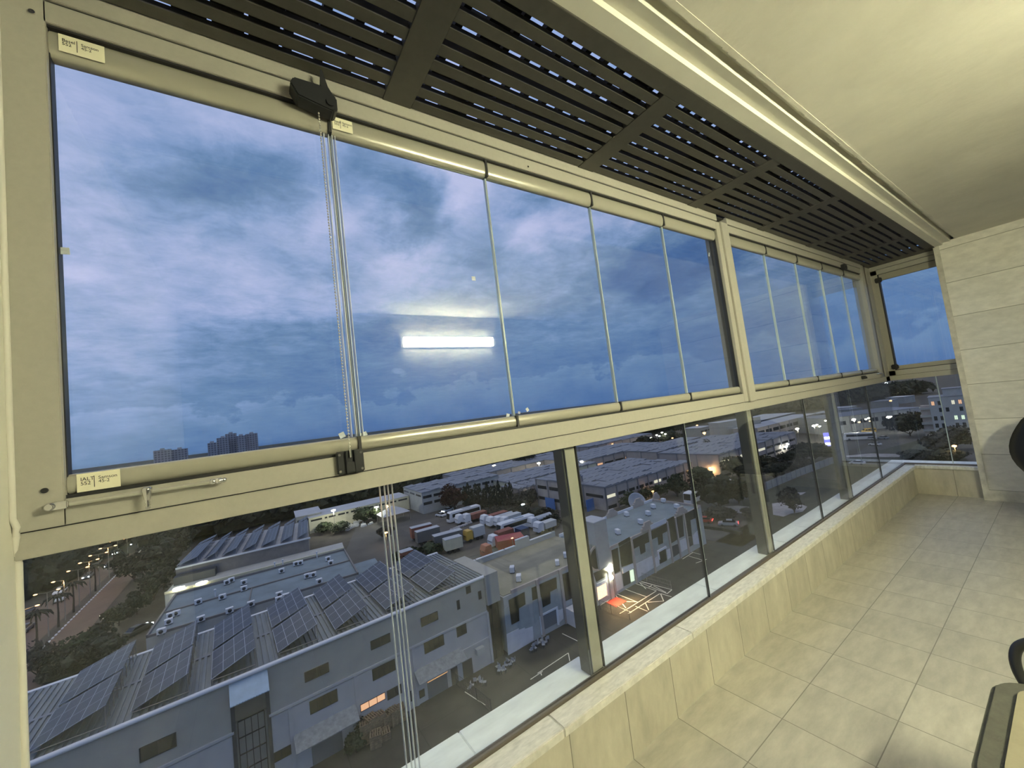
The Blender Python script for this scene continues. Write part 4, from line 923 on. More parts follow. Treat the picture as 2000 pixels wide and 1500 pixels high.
# generic block given by its top front edge -------------------------------------------
def block(name, lab, tl, tr, h, depth, wall, roof, rows=(), ncol=0, wm='window_dark', bays=0, lit=(), group=None, wcol=.62, cat='building', parapet=0.0, ov=.2, base=None, pil='pilaster', ww=.62, wh=None, extra=None):
    a = pz(*tl, GZ+h); b = pz(*tr, GZ+h); fr = FR(a.x, a.y, math.atan2(b.y-a.y, b.x-a.x)); w_ = math.hypot(b.x-a.x, b.y-a.y)
    r_ = fr.root(name, lab, cat, group)
    MB().box(0, w_, 0, depth, 0, h-.1).build('wall', wall, r_, local=True)
    MB().box(-ov, w_+ov, -ov, depth+ov, h-.1, h+.08).build('roof', roof, r_, local=True)
    if parapet: MB().box(0, w_, 0, .25, h, h+parapet).box(0, w_, depth-.25, depth, h, h+parapet).build('parapet', wall, r_, local=True)
    for i in range(bays+1 if bays else 0):
        x = w_*i/bays; MB().box(x-.2, x+.2, -.15, 0, 0, h-.1).build('pilaster', pil, r_, local=True)
    k = 0
    for z0, z1 in rows:
        for i in range(ncol):
            c = w_*(i+.5)/ncol; hw = w_/ncol*ww/2
            win(fr, r_, c-hw, (c+hw, z0, z1), lit[k % len(lit)] if lit else wm, 1 if hw > .8 else 0); k += 1
    return fr, r_, w_
def sawroof(fr, r_, w_, depth, h, n, m='roof_blue', seed=0):
    # low sheets with staggered solar blocks lying on them
    rg = random.Random(seed); b = MB()
    for i in range(n):
        x0, x1 = w_*i/n, w_*(i+1)/n
        b.hexa([(x0, -.3, h), (x1, -.3, h), (x1, depth, h), (x0, depth, h)], [(x0, -.3, h+.12), (x1, -.3, h+.55), (x1, depth, h+.55), (x0, depth, h+.12)])
    return b.build('roof_sheet', m, r_, local=True)
ORD = ['first', 'second', 'third', 'fourth', 'fifth', 'sixth', 'seventh', 'eighth', 'ninth', 'tenth', 'eleventh', 'twelfth', 'thirteenth', 'fourteenth', 'fifteenth', 'sixteenth', 'seventeenth', 'eighteenth', 'nineteenth', 'twentieth']; ORD += ['twenty-'+o for o in ORD[:9]]+['thirtieth']+['thirty-'+o for o in ORD[:9]]
# ------------------------------------------------------------------ blocks further off
FOOT = []; DEV = False
def cblock(name, lab, corner, h, wx, dy, wall, roof, rot=-.03, rows=(), ncol=0, lit=None, bays=0, side_bays=0, srows=(), sncol=0, group=None, roofn=0, extra=None, ov=.25, cat='building', pil='pilaster', wm='window_dark', seed=1, skip=False):
    a = pz(*corner, GZ+h); cs = [(a.x+u*math.cos(rot)-v*math.sin(rot), a.y+u*math.sin(rot)+v*math.cos(rot)) for u, v in ((-.4, -.4), (wx+.4, -.4), (wx+.4, dy+.4), (-.4, dy+.4))]
    ft = (min(c[0] for c in cs), max(c[0] for c in cs), min(c[1] for c in cs), max(c[1] for c in cs))
    hit = [n for n, g in FOOT if ft[0] < g[1] and ft[1] > g[0] and ft[2] < g[3] and ft[3] > g[2]]
    if hit and skip: return None
    if hit and DEV: print('HIT', lab[:50], [round(v) for v in ft], hit)
    FOOT.append((lab[:30]+str([round(v) for v in ft]), ft))
    fr = FR(a.x, a.y, rot); r_ = fr.root(name, lab, cat, group)
    MB().box(0, wx, 0, dy, 0, h-.1).build('wall', wall, r_, local=True)
    MB().box(-ov, wx+ov, -ov, dy+ov, h-.1, h+.06).build('roof', roof, r_, local=True)
    for i in range(bays+1 if bays else 0):
        x = wx*i/bays; MB().box(x-.22, x+.22, -.22, 0, 0, h-.1).build('pilaster', pil, r_, local=True)
    for i in range(side_bays+1 if side_bays else 0):
        y = dy*i/side_bays; MB().box(-.22, 0, y-.22, y+.22, 0, h-.1).build('pilaster', pil, r_, local=True)
    k = 0
    for z0, z1 in rows:
        for i in range(ncol):
            c = wx*(i+.5)/ncol; hw = wx/ncol*.40
            m = (lit or {}).get(k, wm)
            MB().box(c-hw, c+hw, -.08, 0, z0, z1).build('window', m, r_, local=True); k += 1
    for z0, z1 in srows:
        for i in range(sncol):
            c = dy*(i+.5)/sncol; hw = dy/sncol*.38
            MB().box(-.08, 0, c-hw, c+hw, z0, z1).build('window', (lit or {}).get(100+i, wm), r_, local=True)
    if roofn:
        rg = random.Random(seed); b = MB(); c_ = MB()
        for i in range(roofn):
            x0 = wx*i/roofn
            for j in range(max(1, int(dy/5))):
                y0 = dy*j/max(1, int(dy/5)); w1, d1 = wx/roofn*.96, dy/max(1, int(dy/5))*.93; z = h+.08+rg.uniform(0, .12)
                if rg.random() < .88:
                    b.hexa([(x0, y0, z), (x0+w1, y0, z), (x0+w1, y0+d1, z), (x0, y0+d1, z)], [(x0, y0, z+.06), (x0+w1, y0, z+.38), (x0+w1, y0+d1, z+.38), (x0, y0+d1, z+.06)])
        b.build('solar_sheets', 'roof_blue', r_, local=True)
    return fr, r_
K6 = conv(550, 900, 6.667); K7 = conv(780, 880, 6.25); K8 = conv(1120, 820, 6.667); K9 = conv(1330, 770, 6.667); K10 = conv(1330, 900, 6.667); K11 = conv(1600, 720, 6.667)
GW, GY = 'glow_window', 'glow_window_pale'
cblock('factory', 'large pale factory with window bands and solar sheet roof, behind the satellite dish', (1181, 952), 7.3, 46, 30, 'render_pink', 'roof_blue', -.02, [(3.8, 4.7), (.5, 1.5)], 10, {0: GY, 5: GY}, 9, 3, [(3.8, 4.7)], 3, roofn=14, seed=4)
cblock('factory', 'tall narrow block with a blue loading door, just left of the first window post', (1092, 941), 9.5, 10, 13, 'render_pink', 'roof_blue', -.02, [(6.3, 7.4), (2.6, 3.6)], 3, None, 2, 2, [(6.3, 7.4), (2.6, 3.6)], 2, roofn=3, seed=5)
p = gp(1090, 998); tag(MB().box(p.x-.45, p.x-.25, p.y+.8, p.y+5.6, GZ, GZ+3.9).build('loading_door', 'blue_door'), 'bright blue loading door at the foot of the tall narrow block', 'door')
p = gp(1148, 1000); tag(MB().box(p.x, p.x+3.2, p.y, p.y+.3, GZ, GZ+3.6).build('loading_door', 'blue_door'), 'blue door at the left foot of the large pale factory beside the window post', 'door')
cblock('workshop', 'pinkish workshop block with a row of lit windows, left of the second window post', (1403, 888.5), 9.2, 62, 26, 'render_pink', 'roof_blue', -.03, [(5.9, 6.8), (3.3, 4.2), (.8, 1.7)], 9, {0: GY, 1: GW, 2: GY, 4: GY}, 9, 3, roofn=15, seed=6)
cblock('workshop', 'cream building washed by floodlight beside the scrap yard, far end of the solar shed', K6(360, 748), 5.4, 36, 12, 'render_cream', 'roof_white', .0, [(4.0, 4.6)], 8, None, 6, 0, pil='render_cream')
cblock('workshop', 'small white gabled shed between solar shed and floodlit cream building', K6(190, 735), 6.2, 8, 14, 'render_white', 'roof_white', -.05, [(4.3, 4.9)], 3)
cblock('office_building', 'three storey cream building with broken solar roof behind the red tree', (823, 962.5), 8.0, 34, 22, 'render_grey', 'roof_blue', -.02, [(5.6, 6.6), (3.2, 4.2)], 8, None, 0, 0, [(6.3, 6.9)], 3, roofn=9, seed=8)
for i, (c, h, wx, dy, lab) in enumerate((((905, 934), 6.5, 70, 24, 'long low shed with blue solar sheets behind the cypress row'), ((1000, 944), 6.5, 46, 22, 'cream walled shed with dark posts behind the cypress row'), ((1013, 956), 6, 14, 12, 'small shed with two roof slopes right of the cypress row'),
   ((1133, 902), 7.0, 60, 28, 'long shed with floodlights on its wall beyond the pale factory'), ((1150, 873), 7, 60, 18, 'far shed with pale wall and orange lamps above the floodlit shed'), ((1283, 883), 8, 32, 18, 'shed with pale blue roof behind the pale factory, right part'), ((1345, 872), 6, 40, 12, 'far shed right of the dark pane joint'))):
    cblock('shed', lab, c, h, wx, dy, ('render_cream' if i in (1,) else 'render_pink'), 'roof_blue', -.02, [(3.4, 4.2)], 8, ({1: GW, 4: GW} if i == 3 else None), 8, 2, roofn=10, seed=20+i)
cblock('house', 'white walled house far off under a streetlamp, left of the pale blank billboard block', (1367, 836), 7, 14, 12, 'render_white', 'roof_white', 0, [(4, 5)], 3)
fr, r_ = cblock('warehouse', 'pale blank warehouse front with dark lettering, far off left of the second post', (1403, 826), 13, 30, 8, 'render_white', 'roof_white', -.35)
MB().box(5, 22, -.1, 0, 8.2, 10.2).build('lettering_band', 'render_grey', r_, local=True)
cblock('office_building', 'two storey pink block under a white corrugated roof, right of the second post', (1478, 836), 9, 74, 13, 'render_pink', 'roof_white', -.04, [(5.2, 7.0), (1.8, 3.2)], 9, {3: 'window_brown'}, 6, 0)
cblock('pavilion', 'wide hipped roof far off, just above the pink two storey block', (1486, 821), 8, 50, 22, 'concrete_dark', 'roof_white', -.04)
cblock('shed', 'low pink shed with posts right beside the second window post', (1480, 862), 7, 30, 12, 'render_pink', 'roof_blue', -.04, [(4, 4.8)], 5, {2: GY}, 5, 0, roofn=7, seed=31)
# filling station and long dark roof seen through the corner panes
fr, r_, w_ = block('station_hall', 'long hall with a pale blue roof and lights below, seen through the corner panes', (1612, 818), (1800, 795), 9, 22, 'render_grey', 'roof_blue', [(4.5, 6.5)], 9, 'window_dark', 8)
# apartment building at the right
fr, r_, w_ = block('apartment_building', 'grey apartment building with lit windows beside the stone end wall', (1812, 777), (1893, 771), 17.5, 14, 'render_grey', 'roof_blue', (), 0)
for z, ms in ((14.0, (GW, 'window_brown', None, GY, GW)), (11.0, (None, 'window_dark', 'window_dark', None, 'window_dark')), (7.4, ('window_brown', 'window_brown', None, 'glow_window_green', 'glow_window_green')), (4.2, ('window_dark', 'window_dark', None, 'window_dark', 'window_dark')), (1.0, ('window_dark', 'window_dark', None, None, None))):
    for i, m in enumerate(ms):
        if not m: continue
        c = w_*(.06+.165*i); win(fr, r_, c, (c+w_*.075, z, z+1.7), m, 1)
for z in (2.6, 5.6, 8.8, 12.2): MB().box(-3.4, 0, .2, 5, z, z+1.0).build('balcony', 'render_white', r_, local=True)
MB().box(-3.0, 0, 1.2, 5, 0, 14).build('side_wing', 'render_pink', r_, local=True)
MB().box(w_*.38, w_, 3, 11, 17.5, 20.5).build('upper_storey', 'render_grey', r_, local=True)
MB().box(w_*.36, w_+.5, 2.6, 11.5, 20.5, 20.8).build('upper_roof', 'roof_blue', r_, local=True)
# skyline towers
tiled('tower_facade', (.17, .185, .23), (.36, .38, .44), 7, 6.5, 0, 0, (0, 2), 2.2, .1, .1, .9, 0, (1, 1, 1))
def tower(name, lab, parts, dist):
    a = ray(parts[0][0], parts[0][2]); k = dist/math.hypot(a.x, a.y); fr = FR(a.x*k, a.y*k, math.atan2(-a.x, a.y)); r_ = fr.root(name, lab, 'tower block', 'skyline towers')
    for x0, x1, yt, dy in parts:
        X0, z = fr.F(x0, yt, dy); X1, _ = fr.F(x1, yt, dy)
        MB().box(X0, X1, dy, dy+30, 0, z).build('tower_section', 'tower_facade', r_, local=True)
        MB().box((X0+X1)/2-5, (X0+X1)/2+5, dy+8, dy+18, z, z+5).build('roof_room', 'roof_white', r_, local=True)
    return r_
tower('tower_block', 'pair of grey tower blocks on the skyline at the foot of the first pane', [(299, 335, 881, 0), (335, 367, 879, 14)], 1500)
tower('tower_block', 'taller stepped cluster of tower blocks on the skyline, right of the lower pair', [(405, 423, 866, 0), (423, 447, 856, 12), (440, 462, 848, 26), (462, 480, 852, 4), (480, 503, 848, 18)], 1500)

# ------------------------------------------------------------------ vehicles (x is forward, wheels on z=0)
def wheels(t, xs, hw, r_):
    for x in xs:
        for s in (-1, 1): MB().cyl((x, s*(hw-.22), r_), (x, s*hw, r_), r_, n=12).build('wheel', 'tyre', t, local=True)
def coach(body='veh_white', trim=None):
    t = thing('coach'); L_ = 12.0; hw = 1.27
    prof = [(-6, .35), (-6, 3.2), (-5.8, 3.45), (5.3, 3.45), (5.75, 3.1), (6.02, 1.5), (6.0, .35)]
    MB().ext(prof, 'y', -hw, hw).build('body', body, t, .08, local=True)
    for s in (-1, 1): MB().box(-5.6, 4.9, s*(hw+.01)-.01, s*(hw+.01)+.01, 1.75, 2.85).build('side_window', 'veh_glass', t, local=True)
    MB().hexa([(5.99, -1.1, 1.35), (6.06, -1.1, 1.35), (6.06, 1.1, 1.35), (5.99, 1.1, 1.35)], [(5.70, -1.1, 3.1), (5.79, -1.1, 3.1), (5.79, 1.1, 3.1), (5.70, 1.1, 3.1)]).build('windshield', 'veh_glass', t, local=True)
    MB().box(-2.5, .5, -.8, .8, 3.45, 3.62).build('roof_unit', 'veh_silver', t, .04, local=True)
    if trim: 
        for s in (-1, 1): MB().box(-5.9, 5.6, s*(hw+.012)-.01, s*(hw+.012)+.01, .6, 1.2).build('stripe', trim, t, local=True)
    wheels(t, (-3.9, 4.0), hw, .50); return t
def truck(kind='box', cab='veh_white', load='tarp_pale', L_=9.0):
    t = thing('truck'); hw = 1.25; f = L_/2
    MB().ext([(f-2.1, .7), (f-2.1, 3.0), (f-1.9, 3.15), (f-.5, 3.1), (f-.05, 2.0), (f, .7)], 'y', -hw, hw).build('cab', cab, t, .06, local=True)
    MB().hexa([(f-.10, -1.05, 1.75), (f+.0, -1.05, 1.75), (f+.0, 1.05, 1.75), (f-.10, 1.05, 1.75)], [(f-.50, -1.05, 2.75), (f-.38, -1.05, 2.75), (f-.38, 1.05, 2.75), (f-.50, 1.05, 2.75)]).build('windshield', 'veh_glass', t, local=True)
    MB().box(-f, f-.3, -.55, .55, .6, .9).build('chassis', 'veh_dark', t, local=True)
    if kind == 'box': MB().box(-f, f-2.4, -hw, hw, .95, 3.5).build('cargo_box', load, t, .03, local=True)
    elif kind == 'tank': MB().cyl((-f, 0, 1.95), (f-2.5, 0, 1.95), 1.05, n=16).build('tank', load, t, local=True)
    elif kind == 'flat': MB().box(-f, f-2.4, -hw, hw, .95, 1.15).build('bed', load, t, local=True)
    elif kind == 'tipper': MB().ext([(-f, 1.0), (-f-.2, 2.6), (f-2.5, 2.6), (f-2.6, 1.0)], 'y', -hw, hw).build('tipper_body', load, t, local=True)
    wheels(t, (f-1.2, -f+1.2, -f+2.5), hw, .48); return t
def car(body='veh_white', brake=False, head=False, van=False):
    t = thing('minibus' if van else 'car'); hw = .9
    if van:
        MB().ext([(-2.9, .35), (-2.9, 2.2), (-2.7, 2.4), (1.7, 2.4), (2.4, 1.45), (3.0, 1.2), (3.0, .35)], 'y', -.98, .98).build('body', body, t, .08, local=True)
        for s in (-1, 1): MB().ext([(-2.6, 1.4), (-2.6, 2.0), (1.5, 2.0), (2.05, 1.4)], 'y', s*.985-.01, s*.985+.01).build('side_window', 'veh_glass', t, local=True)
        MB().hexa([(2.36, -.8, 1.5), (2.45, -.8, 1.5), (2.45, .8, 1.5), (2.36, .8, 1.5)], [(1.72, -.8, 2.3), (1.82, -.8, 2.3), (1.82, .8, 2.3), (1.72, .8, 2.3)]).build('windshield', 'veh_glass', t, local=True)
        wheels(t, (-1.9, 1.9), .98, .36); bx = 2.9
    else:
        MB().ext([(-2.2, .3), (-2.25, .75), (-2.1, .95), (-1.3, 1.0), (1.0, .98), (2.0, .82), (2.2, .6), (2.2, .3)], 'y', -hw, hw).build('body', body, t, .06, local=True)
        MB().ext([(-1.75, .96), (-1.05, 1.42), (.35, 1.44), (1.15, .96)], 'y', -.72, .72).build('windows', 'veh_glass', t, .03, local=True)
        MB().box(-1.0, .30, -.68, .68, 1.42, 1.46).build('roof', body, t, .02, local=True)
        wheels(t, (-1.4, 1.35), hw, .32); bx = 2.22
    if brake:
        for s in (-1, 1): MB().box(-bx-.06, -bx, s*.62-.22, s*.62+.22, .70, .92).build('tail_light', 'glow_red', t, local=True)
    if head:
        for s in (-1, 1): MB().box(bx-.02, bx+.06, s*.62-.18, s*.62+.18, .55, .78).build('headlight', 'glow_cool', t, local=True)
    return t
def put(t, f, r_=None, lab='', cat='car', group=None, ang=None, z=0.05, L_=0.0):
    a = gp(*f)
    if r_ is not None: b = gp(*r_); c = (a+b)/2; ang = math.atan2(a.y-b.y, a.x-b.x)
    else: c = a-Vector((math.cos(ang), math.sin(ang), 0))*(L_/2)
    t.location = (c.x, c.y, GZ+z); t.rotation_euler = (0, 0, ang or 0); return tag(t, lab, cat, group)
put(coach(), K7(1255, 1042), K7(1600, 925), 'white coach with long dark side windows, nearer of the two in the truck lot', 'bus')
put(coach(), K7(640, 880), K7(942, 790), 'white coach at the back left of the truck lot, partly behind the first trucks', 'bus')
hd = math.atan2(gp(*K7(1255, 1042)).y-gp(*K7(1600, 925)).y, gp(*K7(1255, 1042)).x-gp(*K7(1600, 925)).x)
for kind, cab, ld, X, Y, lab, L_ in (('flat', 'veh_white', 'veh_dark', 700, 915, 'white truck cab at the left end of the row, before the far coach', 7), ('tipper', 'veh_white', 'veh_rust', 790, 905, 'white truck second in the row with a rusty tipper', 8), ('tipper', 'veh_white', 'veh_rust', 1010, 925, 'white truck in the middle of the row with a long orange-brown trailer', 9),
   ('tank', 'veh_white', 'veh_silver', 1085, 950, 'white tanker truck in the middle of the row', 9), ('tipper', 'veh_white', 'tarp_pale', 1170, 950, 'white truck with a pale tarpaulin load left of the near coach', 9), ('flat', 'veh_white', 'veh_dark', 1250, 955, 'white truck cab hard against the left side of the near coach', 6.5),
   ('tank', 'veh_white', 'veh_silver', 1590, 965, 'white tanker right of the near coach', 8), ('tipper', 'veh_white', 'tarp_pale', 1670, 1030, 'white high sided truck by the back parapet of the sandy roof', 6.5),
   ('box', 'veh_white', 'veh_rust', 1110, 1200, 'red and white truck standing behind the solar roof and rusty container', 7), ('flat', 'veh_orange', 'veh_dark', 1020, 1330, 'truck with an orange cab roof right behind the solar workshop', 6.5), ('box', 'veh_yellow', 'tarp_pale', 800, 1130, 'truck with a yellow cab between the parked trailers', 6)):
    put(truck(kind, cab, ld, L_), K7(X, Y), None, lab, 'truck', 'trucks in the lot', hd, L_=L_)
def container(name, f, r_, h, wd_, m, top, lab, zb=.15):
    a, b = gp(*f), gp(*r_); c = (a+b)/2; L_ = (b-a).length; t = thing(name, lab, 'container' if name == 'container' else 'trailer', (c.x, c.y, GZ+.05), math.atan2(b.y-a.y, b.x-a.x))
    MB().box(-L_/2, L_/2, -wd_/2, wd_/2, zb, h).build('side_walls', m, t, .03, local=True); MB().box(-L_/2-.03, L_/2+.03, -wd_/2-.03, wd_/2+.03, h, h+.08).build('roof', top, t, local=True)
    r = MB(); n = int(L_/.6)
    for i in range(n): x = -L_/2+L_*(i+.5)/n; r.box(x-.06, x+.06, -wd_/2-.04, wd_/2+.04, zb+.1, h-.1)
    r.build('ribs', m, t, local=True)
    if zb > .5: wheels(t, (-L_/2+1, -L_/2+2.3, L_/2-1.5), wd_/2, .45)
    return t
container('trailer', K7(150, 1110), K7(400, 1045), 3.8, 2.5, 'veh_rust', 'roof_white', 'box trailer with a white roof, farthest of the four left of the lot', .9)
container('trailer', K7(215, 1165), K7(490, 1085), 3.8, 2.5, 'veh_grey', 'roof_white', 'grey box trailer with a white roof, second of the four left of the lot', .9)
container('trailer', K7(430, 1225), K7(770, 1130), 3.8, 2.5, 'veh_grey', 'roof_white', 'long trailer with a pale roof beside the yellow cab', .9)
container('trailer', K7(560, 1265), K7(765, 1205), 3.6, 2.5, 'render_cream', 'roof_white', 'beige box trailer nearest to the solar roof', .9)
container('container', K7(1200, 1250), K7(1520, 1185), 3.2, 4.5, 'veh_red', 'veh_red', 'dark red container behind the white railing of the sandy roof')
container('container', K7(1465, 1125), K7(1560, 1090), 3.4, 3.0, 'veh_navy', 'veh_navy', 'navy blue container right of the near coach')
container('container', (782, 1100), (806, 1092), 2.6, 2.4, 'veh_rust', 'roof_white', 'small shed-like container with a white roof just behind the solar arrays')
for i in range(11):
    X = 635+24*i; Y = 985-9*i; p = gp(*K7(X, Y)); tag(MB().blob((p.x, p.y, GZ+.4), .55, .55, .5, .12, 1).build('boulder', 'quarry_stone'), 'pale boulder before the parked trucks, %s in the row from the left' % ORD[i], 'boulder', 'boulders before the trucks')
put(car(), K7(465, 800), K7(548, 812), 'white car on its own at the red lit corner of the lot', 'car')
put(car(head=True), K7(570, 755), K7(615, 740), 'white car with lights in the lane behind the far coach, nearer one', 'car')
put(car(), K7(620, 728), K7(655, 712), 'small car in the lane behind the far coach, farther one', 'car')
put(car(), K7(540, 665), K7(580, 655), 'white car by the red tree below the cream building', 'car')
put(coach(), K10(125, 560), K10(335, 470), 'white coach beside the dark pane joint, under the big tree', 'bus')
put(car(van=True, brake=True), K10(455, 330), K10(695, 345), 'white minibus driving behind the big dark tree', 'minibus')
put(car('veh_red', brake=True), K10(225, 800), K10(362, 808), 'dark red car with glowing brake lights at the end of the building', 'car')
put(car('veh_silver', brake=True), K10(500, 845), K10(738, 850), 'silver white car with red tail light on the lane', 'car')
put(coach('veh_navy', 'veh_yellow'), (20, 1425), (88, 1398), 'blue and yellow bus at the far left edge beside the solar workshop', 'bus')
put(car('veh_dark', head=True), (283, 1229), (257, 1243), 'dark car with headlights at the left end of the teal roof', 'car')
# ------------------------------------------------------------------ trees
RT = random.Random(11)
def tree(px, py, h, r_, m='leaf_dark', lab='', cat='tree', group='trees', kind='round', trunk=None, loc=None):
    p = gp(px, py) if loc is None else Vector((loc[0], loc[1], GZ)); t = thing('tree' if kind != 'cypress' else 'cypress_tree', lab, cat, (p.x, p.y, GZ), RT.uniform(0, 6), group)
    c = MB(); th = trunk if trunk is not None else h*.12
    if kind == 'cypress':
        for k in range(22):
            u = k/21; a = RT.uniform(0, 6.28); q = r_*(math.sin(PI*min(1, .18+u*.82))**.7)*.5
            c.blob((q*math.cos(a), q*math.sin(a), .3+u*(h-.6)), r_*.55*(1.15-u), r_*.55*(1.15-u), h*.09, .3, 1, RT)
        for k in range(260):
            u = RT.random(); a = RT.uniform(0, 6.28); q = r_*(math.sin(PI*min(1, .12+u*.88))**.7)*RT.uniform(.6, .95); p_ = Vector((q*math.cos(a), q*math.sin(a), .2+u*h)); e1 = Vector((0, 0, RT.uniform(.2, .5))); e2 = Vector((RT.gauss(0, .1), RT.gauss(0, .1), 0))
            c._a([p_-e1, p_+e2, p_+e1, p_-e2], [(0, 1, 2, 3)])
        th = .4
    else:
        hh = (h-th)/2
        for k in range(int(14+5*min(r_, 8))):
            a = RT.uniform(0, 6.28); v = RT.uniform(-1, 1); q = math.sqrt(1-v*v)*RT.uniform(.3, .72); s = r_*RT.uniform(.18, .30)
            c.blob((r_*.8*q*math.cos(a), r_*.8*q*math.sin(a), th+hh+hh*.75*v*RT.uniform(.5, 1)), s, s, s*.75, .3, 1, RT)
        lobes = [(RT.uniform(0, 6.28), RT.uniform(-.6, 1), RT.uniform(.25, .42)) for _ in range(12)]
        for k in range(int(min(1500, 420+120*r_))):
            a0, v0, s0 = lobes[k % 12]; q0 = math.sqrt(max(0, 1-v0*v0))*.68
            a = RT.uniform(0, 6.28); v = RT.uniform(-1, 1); q = math.sqrt(1-v*v); rr = s0*RT.uniform(.75, 1.12)
            p_ = Vector((r_*(q0*math.cos(a0)+rr*q*math.cos(a)), r_*(q0*math.sin(a0)+rr*q*math.sin(a)), th+hh+hh*(v0*.68+rr*v)))
            e1 = Vector((RT.gauss(0, 1), RT.gauss(0, 1), RT.gauss(0, 1))).normalized()*(.10+.055*r_); e2 = e1.orthogonal().normalized()*e1.length*RT.uniform(.4, .9)
            c._a([p_-e1, p_+e2, p_+e1, p_-e2], [(0, 1, 2, 3)])
    c.build('crown', m, t, local=True)
    b = MB(); b.tube([(0, 0, 0), (.1, .05, th*.6), (0, .1, th+.8)], [.05*h*.6, .04*h*.6, .02*h], 6)
    if kind == 'round':
        for k in range(3): a = k*2.1; b.tube([(0, .05, th*.7), (r_*.3*math.cos(a), r_*.3*math.sin(a), th+h*.15), (r_*.55*math.cos(a), r_*.55*math.sin(a), th+h*.3)], [.03*h*.6, .02*h*.6, .01*h], 5)
    b.build('trunk', 'bark', t, local=True); return t
for i in range(13):
    X = 815+47*i; tree(*K7(X, 712-7*math.sin(i)-i*1.5), 8.2+1.4*math.sin(i*2.3), 1.5, 'leaf_dark', 'slim dark cypress behind the truck lot, %s in the row from the left' % ORD[i], 'tree', 'cypress row', 'cypress')
tree(*K7(680, 735), 10, 5.2, 'leaf_red_lit', 'broad tree tinted with reflected red light at the left end of the cypress row', 'tree', 'red trees')
tree(*K7(625, 715), 7, 3.4, 'leaf_red_lit', 'smaller tree tinted with reflected red light, left of the broad one', 'tree', 'red trees')
